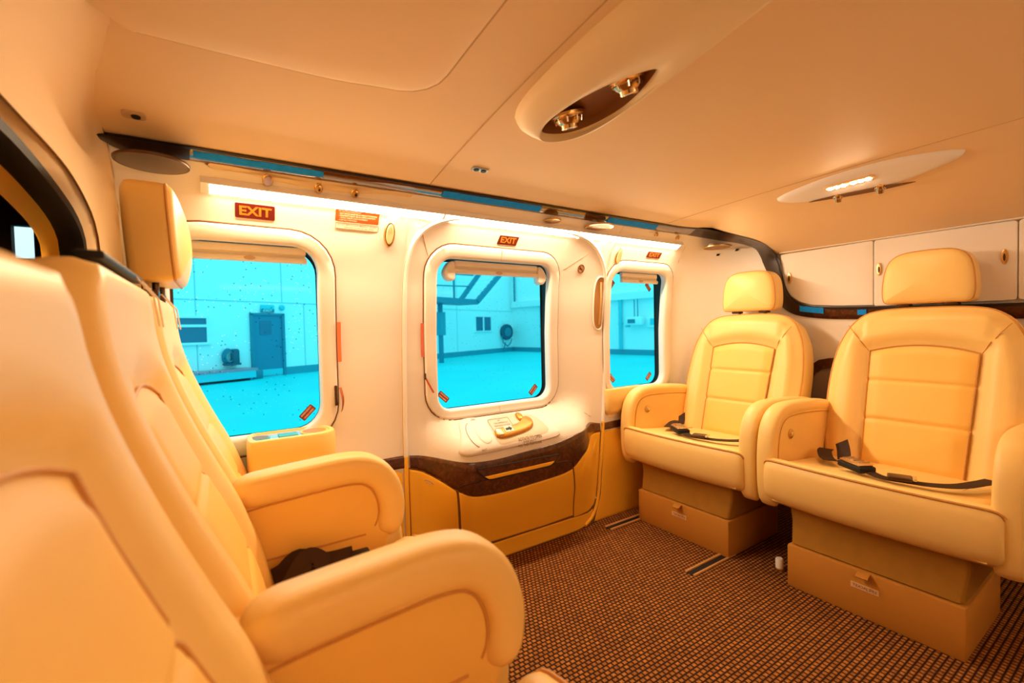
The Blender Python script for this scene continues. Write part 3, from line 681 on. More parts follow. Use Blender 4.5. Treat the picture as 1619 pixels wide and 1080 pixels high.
# oval wall buttons
for (x, z, lab) in ((.4435, 1.118, 'oval champagne wall light between the speckled window and the door'), (1.434, 1.118, 'oval champagne wall light between the door and the rear window')):
    ov = thing('oval_wall_light', lab, 'wall light', tuple(W(x, z)), 'oval wall lights')
    m = MB(); m.pillow(ell(x, z, .0175, .036, 36), lambda a, b, h=0: W(a, b, h), [(0, -.001), (0, .004), (.002, .0065), (.004, .007)], 3); link('bezel', m, GOLD, ov)
    m = MB(); m.pillow(ell(x, z + .001, .0115, .029, 36), lambda a, b, h=0: W(a, b, .0072 + h), [(0, 0), (.001, .0015), (.003, .002)], 3); link('lens', m, M('oval_lens', (.85, .66, .34), .3), ov)
# two black jacks in the corner lining
for s_, z, lab in ((2.04, 1.154, 'small black socket in the corner lining, lower of two'), (2.115, 1.170, 'small black socket in the corner lining, upper of two beside the dark trim')):
    jk = thing('headset_socket', lab, 'socket', tuple(W(s_, z)), 'sockets in the corner lining')
    m = MB(); m.pillow(rrect(s_, z, .013, .008, .004, 4, 2), lambda a, b, h=0: W(a, b, h), [(0, -.001), (0, .002), (.002, .003)], 2); link('bezel', m, WHITE, jk)
    m = MB(); m.pillow(rrect(s_ - .001, z, .007, .005, .002, 4, 2), lambda a, b, h=0: W(a, b, .0031 + h), [(0, 0), (0, .0008)], 1); link('socket', m, BLACK, jk)

# ------------------------------------------------------------------ blinds
def blind(x0, x1, z, label, br=True, y=1.408):
    b_ = thing('window_blind', label, 'blind', ((x0 + x1) / 2, y, z), 'rolled window blinds')
    m = MB(); m.box(x0, x1, y - .006, y + .012, z + .012, z + .034, None, .004); link('headrail', m, FRAMEM, b_)
    m = MB()
    for i in range(4): m.box(x0 + .002, x1 - .002, y - .004, y + .01, z + .003 + i * .0025, z + .0046 + i * .0025)
    link('folded_pleats', m, M('pleat_cream', (.92, .82, .68), .7), b_, flat=True)
    m = MB(); m.tube([(x0 - .001, y - .001, z - .004), (x1 + .001, y - .001, z - .004)], .0085, 10); link('bottom_rail', m, FRAMEM, b_)
    xm = (x0 + x1) / 2
    m = MB(); m.pillow(ell(xm, z - .003, .014, .006, 20), lambda a, b, h=0: Vector((a, y - .009 - h, b)), [(0, 0), (.001, .003), (.003, .0035)], 2); link('pull_tab', m, M('tab_peach', (.62, .42, .28), .5), b_)
    if br:
        for sx, xx in ((-1, x0), (1, x1)):
            m = MB(); m.pillow(res2([(0, .030), (.016, .026), (.032, .004), (.036, -.012), (.026, -.032), (.008, -.038), (-.004, -.026), (-.004, .01)], 40, True), lambda a, b, h=0: Vector((xx + sx * (a + .004), y + .02 - h, z + b)), [(0, 0), (0, .026), (.002, .030), (.005, .032)], 3)
            link('end_bracket', m, FRAMEM, b_)
blind(-.070, .212, 1.030, 'rolled cream blind at the top of the speckled window', False)
blind(.682, 1.035, 1.026, 'rolled cream blind with end brackets at the top of the door window')
blind(1.500, 1.735, 1.026, 'short rolled cream blind at the top of the narrow rear window', False)

# ------------------------------------------------------------------ polished discs under the valance, service fittings
def disc(x, y, z, r, label, mat=MIRROR, tilt=0.):
    d = thing('polished_disc', label, 'disc', (x, y, z), 'polished discs under the dark trim')
    T = lambda a, b, h: Vector((x + a, y + b, z + h + tilt * a))
    m = MB(); m.lathe([(r * .97, .004), (r, .002), (r, -.001), (r * .985, -.003)], T, 48); link('rim', m, GOLD if mat is DISCG else DARKMET, d)
    m = MB(); m.lathe([(r * .98, -.0028), (r * .6, -.0042), (r * .2, -.005)], T, 48); link('face', m, mat, d)
    m = MB(); m.lathe([(r * .22, 0), (r * .2, .02)], lambda a, b, h: T(a, b + r * .45, h), 24); link('stem', m, WHITE, d)
disc(-.112, 1.240, 1.196, .067, 'large dark mirror disc above the tall headrest')
disc(1.235, 1.268, 1.205, .054, 'champagne disc under the trim above the rear end of the door', DISCG)
disc(1.955, 1.235, 1.178, .062, 'champagne disc in the rear corner above the far cream seat', DISCG)
disc(1.02, 1.285, 1.207, .032, 'small champagne disc under the trim above the door window', DISCG)
sp = thing('service_panel', 'long lens shaped fitting panel under the trim above the speckled window', 'service panel', (.22, 1.29, 1.21))
o = [(-.02 + .52 * i / 30, 1.226 - .018 * math.sin(PI * i / 30) ** 1.2) for i in range(31)] + [(.50 - .52 * i / 10, 1.2285) for i in range(1, 10)]
m = MB(); m.pillow(res2(o, 80, True, False), lambda a, b, h=0: W(a, b, h), [(0, -.002), (.0005, .002), (.003, .0045), (.006, .005)], 6); link('lens_panel', m, M('service_panel_tan', (.82, .62, .36), .55), sp)
def fitting(parent, x, z, r, kind):
    T = lambda a, b, h: W(x + a, z + b, .004 + h)
    m = MB(); m.lathe([(r * 1.35, 0), (r * 1.35, .002), (r * 1.1, .004)], T, 20); q = link('bezel', m, GOLD, parent)
    if kind == 'lens':
        m = MB(); m.lathe([(r, .004), (r * .98, .008), (r * .7, .010)], T, 20); link('reading_lens', m, LILAC, q)
    else:
        m = MB(); m.lathe([(r, .003), (r, .009), (r * .7, .012)], T, 16); link('nozzle', m, GOLD, q)
        m = MB(); m.lathe([(r * .35, .0122), (r * .35, .0128)], T, 10); link('nozzle_hole', m, BLACK, q)
fitting(sp, .112, 1.214, .009, 'lens'); fitting(sp, .233, 1.213, .008, 'n'); fitting(sp, .328, 1.213, .008, 'n')
sp2 = thing('service_panel', 'small gold fittings under the trim above the narrow rear window', 'service panel', (1.66, 1.29, 1.22))
m = MB(); m.pillow(ell(1.66, 1.2185, .11, .010, 30), lambda a, b, h=0: W(a, b, h), [(0, -.001), (.001, .003), (.003, .004)], 3); link('lens_panel', m, WHITE, sp2)
fitting(sp2, 1.59, 1.219, .006, 'n'); fitting(sp2, 1.735, 1.218, .006, 'n')

# blue masking tape on the trims
def ribbon_tape(i0, i1, t0, t1, label):
    n0, n1 = i0, i1
    pts0 = []; pts1 = []
    xs = [n0 + (n1 - n0) * k / 24 for k in range(25)]
    m = MB(); rows = []
    for k, x in enumerate(xs):
        j = max(range(len(frs) - 1), key=lambda q: -abs(frs[q].x - x) if frs[q].x < 1.7 else -9)
        j = min(j, len(frs) - 2)
        a, b = (frs[j], frs[j + 1]) if frs[j].x <= x else (frs[j - 1], frs[j])
        d = (x - a.x) / max(1e-6, b.x - a.x); ia = frs.index(a)
        F = frs[ia].lerp(frs[ia + 1], d); B = bks[ia].lerp(bks[ia + 1], d)
        e0 = t0 + .05 * random.random(); e1 = t1 + .07 * random.random()
        rows.append([F.lerp(B, q) + inward(F, B) * .0078 for q in (e0, (e0 + e1) / 2, e1)])
    m.loft(rows, closed=False)
    rows2 = [[p + Vector((0, 0, -.0006)) for p in r] for r in rows]; m.loft(rows2, closed=False)
    o = link('tape_strip', m, TAPE, None, loc=rows[12][1]); tag(o, label, 'tape', 'blue tape strips')
ribbon_tape(-.045, .235, .22, .68, 'long blue tape strip on the dark trim above the speckled window')
ribbon_tape(.575, .95, .20, .80, 'long blue tape strip on the dark trim above the door window')
ribbon_tape(1.275, 1.565, .20, .85, 'blue tape strip on the dark trim between door and rear window')
def back_tape(y0, y1, z0, z1, label, sk=0.):
    m = MB(); n = 10
    m.loft([[Vector((2.0735, y0 + (y1 - y0) * i / n, z0 + sk * i / n)), Vector((2.0728, y0 + (y1 - y0) * i / n, (z0 + z1) / 2 + sk * i / n)), Vector((2.0735, y0 + (y1 - y0) * i / n, z1 + sk * i / n + .002 * random.random()))] for i in range(n + 1)], closed=False)
    m.loft([[Vector((2.0755, y0 + (y1 - y0) * i / n, z0 + sk * i / n)), Vector((2.0755, y0 + (y1 - y0) * i / n, z1 + sk * i / n))] for i in range(n + 1)], closed=False)
    tag(link('tape_strip', m, TAPE, None, loc=(2.075, (y0 + y1) / 2, z0)), label, 'tape', 'blue tape strips')
back_tape(.935, .845, .866, .889, 'blue tape piece on the dark trim between the two rear headrests', -.014)
back_tape(.728, .700, .843, .862, 'small blue tape patch on the trim beside the nearer rear headrest')

# ------------------------------------------------------------------ overhead lockers on the rear bulkhead
def locker(y0, y1, label, latches, rounded=False):
    lk = thing('overhead_locker', label, 'locker', (2.09, (y0 + y1) / 2, .87), 'overhead lockers')
    o = []
    if rounded:
        o = [(y0 - .004, 1.118), (y0 - .006, 1.04), (y0 - .020, .978), (y0 - .042, .936), (y0 - .08, .906), (y0 - .13, .890), (y0 - .22, .882), (y1 + .0015, .878), (y1 + .0015, 1.1235)]
        o = [(-a, b) for a, b in o]
        o = res2(o, 80, True, False)
    else: o = rrect(-(y0 + y1) / 2, .9985, (y0 - y1) / 2 - .0015, .1245, .010, 6, 10)
    m = MB(); m.pillow(o, lambda a, b, h=0: Vector((2.10 - h, -a, b)), [(0, 0), (0, .014), (.001, .016), (.003, .0165)] + ([] if rounded else [(.007, .0165)]), 3); link('door_panel', m, WHITE, lk)
    for ly in latches:
        m = MB(); m.pillow(ell(-ly, 1.012, .0085, .024, 28), lambda a, b, h=0: Vector((2.0836 - h, -a, b)), [(0, 0), (0, .003), (.001, .005), (.003, .0055)], 3); q = link('latch', m, GOLD, lk)
        m = MB(); m.pillow(ell(-ly, 1.010, .003, .012, 20), lambda a, b, h=0: Vector((2.0779 - h, -a, b)), [(0, 0), (.0005, .003)], 2); link('latch_lever', m, DARKMET, q)
locker(1.020, .681, 'overhead locker nearest the window corner with curved edge and one latch', [.979], True)
locker(.681, .313, 'overhead locker behind the nearer rear headrest with two latches', [.662, .341])
locker(.313, -.05, 'overhead locker at the right edge of the rear bulkhead', [])
b = MB(); b.tube([Vector((2.082, 1.02 - 1.8 * i / 10, 1.1275)) for i in range(11)], .004, 8); tag(link('trim_7', b, WHITE), kind='structure')

# ------------------------------------------------------------------ ceiling fittings
def pod(name, label, outer, lens, hmax, T, n=64, lens_h=.6):
    p = thing(name, label, 'ceiling vent', tuple(T(*outer[0], 0)))
    return p
def nozzle(parent, P, axis, r, hole=True):
    ax = Vector(axis).normalized(); u = ax.orthogonal().normalized(); w_ = ax.cross(u)
    T = lambda a, b, h: Vector(P) + u * a + w_ * b + ax * h
    m = MB(); m.lathe([(r * 1.55, -.004), (r * 1.55, .002), (r * 1.2, .006)], T, 24); q = link('swivel_ring', m, M('ring_gold', (.85, .52, .2), .25, metal=1.0), parent)
    m = MB(); m.lathe([(r * 1.15, 0), (r * 1.22, .009), (r * 1.0, .016), (r * .8, .020), (r * .75, .027), (r * .66, .0285)], T, 24); link('nozzle', m, M('nozzle_metal', (.66, .46, .26), .22, metal=1.0), q)
    m = MB()
    for k in range(8):
        a = 2 * PI * k / 8; m.tube([T(r * 1.2 * math.cos(a), r * 1.2 * math.sin(a), .004), T(r * 1.12 * math.cos(a), r * 1.12 * math.sin(a), .016)], .0022, 6)
    link('grip_rib', m, CHROME, q)
    m = MB(); m.lathe([(r * .3, .0286), (r * .3, .0292)], T, 12); link('nozzle_hole', m, BLACK, q)
# large pod
NP = 72
def pod_outline():
    # long teardrop along y, tip towards the window wall
    c = []
    L = [(.600, .878), (.575, .855), (.557, .80), (.551, .72), (.550, .62), (.553, .50), (.560, .36), (.575, .20), (.60, .05), (.64, -.02), (.675, .06), (.69, .20), (.70, .34), (.722, .46), (.752, .58), (.772, .68), (.770, .76), (.745, .82), (.70, .862), (.65, .881)]
    return res2(L, NP, True)
def lens_outline(): 
    L = [(.655, .853), (.640, .80), (.640, .75), (.648, .69), (.665, .62), (.696, .555), (.717, .60), (.731, .67), (.730, .735), (.715, .80), (.690, .84)]
    return res2([(.690 + (a - .690) * 1.28, b) for a, b in L], NP, True)
po, lo = ccw(pod_outline()), ccw(lens_outline())
def align(A, B):
    ca = (sum(p[0] for p in B) / len(B), sum(p[1] for p in B) / len(B))
    ang = lambda p: math.atan2(p[1] - ca[1], p[0] - ca[0])
    k = min(range(len(B)), key=lambda i: abs(ang(B[i]) - ang(A[0])))
    return B[k:] + B[:k]
lo = align(po, lo)
pod1 = thing('air_vent_pod', 'long raised ceiling pod with two metal air nozzles in an eye shaped slot', 'ceiling vent', (.65, .6, 1.31))
m = MB(); loops = []
for i in range(13):
    t = i / 12; h = .040 * math.sin(min(1, t * 1.25) * PI / 2) ** .55 if t < .8 else .040 - .010 * ((t - .8) / .2) ** 2
    if i == 0: h = -.002
    loops.append([CE(a[0] + (b[0] - a[0]) * t, a[1] + (b[1] - a[1]) * t, h) for a, b in zip(po, lo)])
cl_ = (.687, .70)
loops.append([CE(cl_[0] + (b[0] - cl_[0]) * .96, cl_[1] + (b[1] - cl_[1]) * .97, .022) for b in lo])
m.loft(loops); link('shell', m, M('pod_cream', (.90, .72, .44), .5, spec=.35), pod1, angle=60)
m = MB(); l1_ = [CE(cl_[0] + (b[0] - cl_[0]) * .955, cl_[1] + (b[1] - cl_[1]) * .965, .0225) for b in lo]; l2_ = [CE(cl_[0] + (b[0] - cl_[0]) * .9, cl_[1] + (b[1] - cl_[1]) * .92, .004) for b in lo]
m.loft([l1_, l2_]); m.fan(l2_, CE(cl_[0], cl_[1], .002)); link('slot_lining', m, M('slot_brown', (.25, .10, .03), .45), pod1)
nozzle(pod1, CE(.673, .785, .010), (.30, .12, -1), .025); nozzle(pod1, CE(.697, .632, .008), (.40, .10, -1), .025)
# small rear pod with reading lamp
L = [(1.655, .818), (1.622, .70), (1.612, .58), (1.622, .46), (1.665, .345), (1.705, .42), (1.732, .52), (1.738, .60), (1.725, .70), (1.692, .785)]
po = ccw(res2(L, NP, True))
S_ = [(1.700, .738), (1.715, .67), (1.727, .60), (1.732, .54), (1.730, .462), (1.712, .53), (1.703, .60), (1.698, .67)]
pod2 = thing('reading_lamp_pod', 'flat lens shaped ceiling pod with lit amber lamp near the rear lockers', 'ceiling lamp', (1.67, .58, 1.25))
m = MB(); m.pillow(po, lambda a, b, h=0: CE(a, b, h), [(0, -.002), (.0005, .004), (.004, .010), (.010, .013)], 8, bulge=.004); link('shell', m, WHITE, pod2)
m = MB(); m.pillow(res2(S_, 50, True), lambda a, b, h=0: CE(a, b, .0162 + h), [(0, 0), (.001, .001)], 3, back=False); link('slot_lining', m, M('slot_brown_small', (.16, .06, .02), .5), pod2)
m = MB(); m.pillow(rrect(1.650, .602, .0125, .068, .0125, 8, 4), lambda a, b, h=0: CE(a, b, .0155 + h), [(0, 0), (.0005, .003), (.003, .004)], 2); lb = link('lamp_bezel', m, M('lamp_bezel_gold', (.9, .6, .25), .4), pod2)
for k in range(6):
    y = .552 + .019 * k + (.006 if k > 2 else 0)
    m = MB(); m.pillow(ell(1.650, y, .0068, .0085, 16), lambda a, b, h=0: CE(a, b, .0192 + h), [(0, 0), (.001, .0018)], 1); link('led', m, LEDM, lb)
nozzle(pod2, CE(1.714, .655, .004), (.3, .1, -1), .012); nozzle(pod2, CE(1.720, .545, .004), (.3, .1, -1), .012)
# sensors
def sensor(x, y, label, two, rot):
    s_ = thing('ceiling_sensor', label, 'sensor', tuple(CE(x, y)), 'sensors in the ceiling')
    o = rrect(0, 0, .026 if two else .019, .012 if two else .0135, .008, 5, 3)
    T = lambda a, b, h=0: CE(x + a * math.cos(rot) - b * math.sin(rot), y + a * math.sin(rot) + b * math.cos(rot), h)
    m = MB(); m.pillow(o, T, [(0, -.001), (0, .002), (.002, .0035)], 2); link('plate', m, SENSOR if two else M('sensor_tan', (.55, .38, .22), .4), s_)
    for a in ((-.012, .011) if two else (.003,)):
        m = MB(); m.lathe([(.008, .003), (.0075, .0052), (.004, .0058)], lambda p, q, h: T(a + p, q, h), 18); link('lens', m, BLACK, s_)
sensor(-.131, 1.163, 'small tan ceiling sensor with one black lens near the tall headrest', False, 0)
sensor(.626, 1.110, 'small grey ceiling sensor with two black lenses near the air vent pod', True, 0)

# ------------------------------------------------------------------ cup holder ledges under the side windows
def ledge(x0, x1, label, y0=1.300, y1=1.425, z0=.440, z1=.548, sq=False):
    lg = thing('cup_holder_ledge', label, 'cup holder', ((x0 + x1) / 2, (y0 + y1) / 2, z0))
    cx, cy = (x0 + x1) / 2, (y0 + y1) / 2
    def lrect(ins, dy):
        r_ = min(.05, (y1 - y0) * .45); o = rrect(cx, cy + dy, (x1 - x0) / 2 - ins, (y1 - y0) / 2 - ins, r_ - ins * .5, 8, 8)
        return [((x0 + ins + (a - x0 - ins) * .25) if a < x0 + ins + r_ else a, b) if sq else (a, b) for a, b in o]
    def lp(z, ins, dy=0.): return [Vector((a, b, z)) for a, b in lrect(ins, dy)]
    m = MB(); m.loft([lp(z0 - .018, .030, .012), lp(z0, .006, .004), lp(z0 + .02, 0), lp(z1 - .008, 0), lp(z1 - .002, .0025), lp(z1, .007), lp(z1, .013), lp(z1 - .006, .016)], cap0=True); link('body', m, LEATH, lg)
    m = MB(); m.loft([lp(z1 - .0055, .0155)], cap1=True); link('tray', m, SILVER, lg, flat=True)
    cr = min(1., (y1 - y0) / .125)
    for k, xx in enumerate((x1 - .052, x0 + .030)):
        cr = cr * (1. if k == 0 else .72)
        m = MB(); m.lathe([(.036 * cr, .0005), (.036 * cr, .003), (.032 * cr, .0035)], lambda a, b, h: Vector((xx + a, cy - .002 + b, z1 - .006 + h)), 28); q = link('cup_ring', m, LEATH2 if k == 0 else TEALPLATE, lg)
        m = MB(); m.lathe([(.031 * cr, .0036), (.031 * cr, .0039)], lambda a, b, h: Vector((xx + a, cy - .002 + b, z1 - .006 + h)), 28); link('cup_well', m, CUPO if k == 0 else CUP, q)
    xs = x1 - .118
    m = MB(); m.box(xs - .025, xs + .022, cy - .026 * min(1, (y1 - y0) / .125), cy + .016 * min(1, (y1 - y0) / .125), z1 - .0055, z1 - .002, None, .002); link('socket_plate', m, TEALPLATE, lg)
ledge(.045, .263, 'cream ledge with cup holders under the speckled window', sq=True)
ledge(1.385, 1.62, 'cream ledge with cup holders under the narrow rear window', y0=1.386)

# ------------------------------------------------------------------ floor rails
for (x0, x1, y, lab) in ((1.285, 1.50, 1.300, 'floor seat rail in front of the far rear seat, closest to the window wall'), (1.262, 1.50, .905, 'floor seat rail at the near corner of the far rear seat')):
    rl = thing('seat_rail', lab, 'rail', (x0, y, 0), 'seat rails in the carpet')
    m = MB(); m.box(x0, x1, y - .013, y + .013, .0005, .0025); link('channel', m, BLACK, rl, flat=True)
    for dy in (-.015, .015):
        m = MB(); m.tube([(x0, y + dy, .003), (x1, y + dy, .003)], .0042, 8); link('lip', m, M('rail_lip', (.55, .28, .09), .5), rl)
st = thing('floor_stub', 'short pale metal stub beside the nearer rear seat base', 'fitting', (1.53, .76, .0))
m = MB(); m.lathe([(.012, 0), (.012, .034), (.009, .038)], lambda a, b, h: Vector((1.53 + a, .755 + b, h)), 18); link('post', m, WHITE, st)
m = MB(); m.lathe([(.017, 0), (.017, .005), (.013, .007)], lambda a, b, h: Vector((1.53 + a, .755 + b, h)), 18); link('foot', m, GOLD, st)

# ------------------------------------------------------------------ seats (local: x forward, z up)
def seat(loc, rz, label, cfg):
    R = thing('passenger_seat', label, 'seat', loc, cfg['group'], rz)
    L = lambda n, m, mat, p=R, **k: link(n, m, mat, p, local=True, **k)
    LEAN = cfg.get('lean', .31); CT = 1 / math.hypot(1, LEAN); ST = LEAN * CT
    ws = cfg['ws']; B = cfg['bolster']; zt_ = .868
    zT = .868
    tab = cfg.get('tab') or [(0.0, .30), (.19, .30), (.222, .31), (.238, .36), (.250, .46), (.256, .56), (.252, .66), (.238, .74), (.218, .79), (.196, .825), (.160, .852), (.11, .864), (.05, .868), (0, .868)]
    half = [(a * ws, z) for a, z in tab]
    o = res2(half[1:-1] + [(0, half[-1][1] + .0005)] + [(-a, z) for a, z in reversed(half[1:-1])] + [(0, .30)], 110, True)
    o = ccw(o)
    def pw(z): return (.124 + .012 * (z - .33) / .40) * cfg['pws']
    EW = (.002, .022) if cfg['two'] else (.018, .03)
    ZA = cfg.get('za', .736)
    def ztop(y): return ZA - .022 * (y / (.135 * cfg['pws'])) ** 2
    BX = cfg.get('bx', 0.)
    XT = cfg.get('xt')
    def TB(y, z, h=0.):
        if XT:
            zz = min(XT[0][-1], max(XT[0][0], z)); xs_ = (lerpt(XT[0], XT[1], zz - .02) + lerpt(XT[0], XT[1], zz) + lerpt(XT[0], XT[1], zz + .02)) / 3
            return Vector((xs_ + BX + h * CT, y, z + h * ST))
        return Vector((BX - (z - .55) * LEAN + h * CT, y, z + h * ST))
    def hf(y, z):
        d = max(abs(y) - pw(min(z, .73)), z - ztop(y) if abs(y) < .16 else 0, .345 - z)
        if d <= 0: return -.006
        return -.006 + (B + .006) * sm(0, .045, d)
    m = MB(); m.pillow(o, TB, [(.02, -.105), (.004, -.095), (0, -.08), (0, -.03), (.003, -.016), (.010, -.006), (.022, -.001), (.034, .001)] if not cfg['two'] else [(.02, -.105), (.004, -.095), (0, -.08), (0, -.02), (.002, -.008), (.006, -.001), (.012, .001)], 20, hfun=lambda y, z: hf(y, z) * sm(0, EW[1], min((ws * lerpt([p[1] for p in half[1:-2]], [p[0] / ws for p in half[1:-2]], z) - abs(y)), (half[-1][1] - z)) - EW[0]))
    bk_ = L('backrest', m, LEATH, angle=70)
    m = MB(); nr = normals2(o); m.tube([TB(a - n[0] * .006, b - n[1] * .006, -.010) for (a, b), n in zip(o, nr)], .003, 6, closed=True); L('edge_piping', m, LEATH if cfg['two'] else PIPE, bk_)
    # centre panel with two stitched grooves
    gz = (.615, .489)
    def hp_(u, z, v):
        e = min(1 - abs(u), 1.) ; ev = min(v, 1 - v) * 6
        h = .001 + .009 * sm(0, .25, e) * sm(0, .5, ev)
        for g in gz: h -= .006 * math.exp(-((z - g) / .0055) ** 2)
        return h
    us = [-1 + 2 * i / 20 for i in range(21)]; vs = [j / 84 for j in range(85)]
    def fp(u, v):
        zz = .335 + v * (ztop(u * .135 * cfg['pws']) - .335); return TB(u * pw(min(zz, .73)), zz, hp_(u, zz, v))
    m = MB(); m.grid(fp, us, vs); cp = L('centre_panel', m, LEATH2, bk_, angle=80)
    m = MB(); per = [fp(-1, v) for v in vs] + [fp(u, 1) for u in us[1:]] + [fp(1, v) for v in reversed(vs[:-1])]
    m.tube([p + Vector((CT, 0, ST)) * .002 for p in per], .0018 if cfg['two'] else .0022, 6); L('panel_piping', m, PIPE, cp)
    for s_ in ((-1, 1) if not cfg['two'] else ()):
        m = MB(); P = []
        for i in range(13):
            t = i / 12 * .86; y = s_ * (pw(.72) + .004 + (.205 * ws - pw(.72)) * t); z = .715 + .095 * t
            P.append(TB(y, z, .001 + hf(y, z) * (1 if t < .85 else (1 - (t - .85) / .15 * .9)) + .001))
        m.tube(P, .0014, 5); L('shoulder_seam', m, PIPE, bk_)
    # headrest
    if cfg.get('head'):
        hz, hx, hw, hd, hH = cfg['head']
        t2 = [(.92, 0), (1.0, .12), (1.0, .42), (.93, .72), (.80, .88), (.58, .97), (.25, 1.0), (-.25, 1.0), (-.58, .97), (-.80, .88), (-.93, .72), (-1.0, .42), (-1.0, .12), (-.92, 0), (-.5, -.015), (.5, -.015)]
        ho = ccw(res2([(a * hw, hz + b * hH) for a, b in t2], 80, True))
        TH = lambda y, z, h=0.: Vector((hx + h - (z - hz) * .06, y, z))
        m = MB(); m.pillow(ho, TH, [(.012, -hd), (.003, -hd + .006), (0, -hd + .016), (0, -.022), (.002, -.010), (.007, -.002), (.014, .002)], 8, bulge=cfg['crown']); hr = L('headrest', m, LEATH, angle=70)
        m = MB(); m.tube([TH(a - n[0] * .0025, b - n[1] * .0025, -.010) for (a, b), n in zip(ho, normals2(ho))], .0026, 6, closed=True); L('headrest_piping', m, PIPE, hr)
        m = MB(); m.tube([TH(a - n[0] * .0045, b - n[1] * .0045, -hd + .010) for (a, b), n in zip(ho, normals2(ho))], .0022, 6, closed=True); L('rear_piping', m, PIPE, hr)
    if cfg.get('clips', True):
        for s_ in (-1, 1):
            if cfg.get('head'):
                m = MB(); m.tube([(hx - hd * .55, s_ * hw * .5, .84), (hx - hd * .55, s_ * hw * .5, hz + .02)], .006, 10); L('headrest_post', m, DARKMET)
            m = MB(); m.box(-.136, -.100 + cfg.get('bx', 0) * 0, s_ * .06 - .017, s_ * .06 + .017, half[-1][1] - .004, half[-1][1] + .010, None, .003); L('headrest_clip', m, DARKMET)
    if cfg.get('slot'):
        m = MB(); m.box(-.126, -.100, -.10, .172, .9025, .912, None, .003); L('shade_gap_strip', m, BLACK)  # black strip put in for the dark gap and piping shadow
    if cfg.get('ties'):
        for k, (y, dy) in enumerate(cfg['ties']):
            m = MB(); m.tube([(-.125, y, .908), (-.100, y + dy * .3, .906), (-.082, y + dy * .7, .880), (-.077, y + dy, .835)], .0014, 6); L('tie_cord', m, M('cord_pale', (.80, .66, .55), .6))
    # seat cushion
    fx = cfg['front']; ch = cfg['ch']
    cz = cfg.get('cz', 0.)
    sec = [(-.03, .335 + cz), (.08, .352 + cz), (fx - .15, .372 + cz * .6), (fx - .05, .384), (fx - .02, .384)]
    def csec(z_dn, sc=1.):
        return [(-.03, .24)] + [(x, z - z_dn) for x, z in sec] + [(fx - .02, .26), (fx - .06, .245)]
    m = MB(); loops = []
    for y, dn in [(-ch, .03), (-ch + .004, .014), (-ch + .014, .004)] + [(-ch + .03 + (2 * ch - .06) * i / 10, -.004 * math.sin(PI * i / 10)) for i in range(11)] + [(ch - .014, .004), (ch - .004, .014), (ch, .03)]:
        loops.append([Vector((x, y, z)) for x, z in csec(dn)])
    m.loft(loops, cap0=True, cap1=True); L('seat_cushion', m, LEATH, angle=60)
    m = MB()
    for s_ in (-1, 1): m.tube([Vector((.03 + (fx - .1) * i / 8, s_ * ch * .68, .347 + .0275 * i / 8 + .0035)) for i in range(9)], .0016, 5)
    L('cushion_seam', m, PIPE)
    cf = cfg['cf']
    prof = [(fx - .055, .375), (fx - .04, .387), (fx - .02, .392), (fx - .004, .388), (fx + .003, .380), (fx + .008, .36), (fx + .009, .325), (fx + .005, .288), (fx - .006, .262), (fx - .028, .248), (fx - .055, .250)]
    cxm, czm = fx - .025, .32
    m = MB(); loops = []
    ys = [(-cf, .72), (-cf + .003, .86), (-cf + .010, .95), (-cf + .022, .99)] + [(-cf + .04 + (2 * cf - .08) * i / 12, 1.) for i in range(13)] + [(cf - .022, .99), (cf - .010, .95), (cf - .003, .86), (cf, .72)]
    crv = lambda y: -.018 * (y / cf) ** 2
    for y, q in ys: loops.append([Vector((cxm + (x - cxm) * q + crv(y), y, czm + (z - czm) * q)) for x, z in prof])
    m.loft(loops, cap0=True, cap1=True); fr2 = L('cushion_front', m, LEATH, angle=70)
    m = MB(); m.tube([Vector((cxm + (fx + .0005 - cxm) * q + crv(y), y, czm + (.3875 - czm) * q)) for y, q in ys], .0032, 6); L('front_piping', m, PIPE, fr2)
    # armrests
    for s_ in cfg['arms']:
        yc = s_ * cfg['ay']
        ax = [Vector((p[0], 0, p[1])) for p in cfg['arm']]
        path = resample([(p.x, p.z) for p in ax], 40)
        a_, b_ = cfg['at'], cfg['aw']
        ctr = []
        for i, p in enumerate(path):
            q0, q1 = path[max(0, i - 1)], path[min(len(path) - 1, i + 1)]; t = (q1 - q0).normalized(); nrm = Vector((-t.y, t.x, 0))
            ctr.append((p - nrm * a_, nrm))
        m = MB(); loops = []; NN = len(ctr)
        for i, (p, nrm) in enumerate(ctr):
            e = min(i, NN - 1 - i); q = (.55, .85, .96, 1.)[min(3, e)]
            ring = []
            for k in range(20):
                an = 2 * PI * k / 20; cu, cv = math.cos(an), math.sin(an)
                su = abs(cu) ** .75 * (1 if cu > 0 else -1); sv = abs(cv) ** .6 * (1 if cv > 0 else -1)
                ring.append(Vector((p.x + nrm.x * su * a_ * q, yc + sv * b_ / 2 * q, p.y + nrm.y * su * a_ * q)))
            loops.append(ring)
        m.loft(loops, cap0=True, cap1=True); ar = L('armrest', m, LEATH, angle=70)
        m = MB(); th = cfg['ab'] / 2
        so = ccw(res2(cfg['slab'], 60, True, False))
        for sg in (1, -1):
            m.pillow(so, lambda a, b, h=0: Vector((a, yc + sg * h, b)), [(0, 0), (0, th - .006), (.002, th - .002), (.007, th)], 4, bulge=.001, back=False)
        L('arm_panel', m, LEATH2 if cfg['two'] else LEATH, ar, angle=60)
        m = MB()
        for sg in (1, -1):
            m.tube([Vector((p.x - n_.x * a_ * .96, yc + sg * (th + .0005), p.y - n_.y * a_ * .96)) for p, n_ in ctr[1:-1]], .002, 6)
        if cfg['two']:
            for sg in (1, -1): m.tube([Vector((x_, yc + sg * (th + .0005), .404)) for x_ in (.01, .08, .15, .235)], .0022, 6)
        L('arm_piping', m, PIPE, ar)
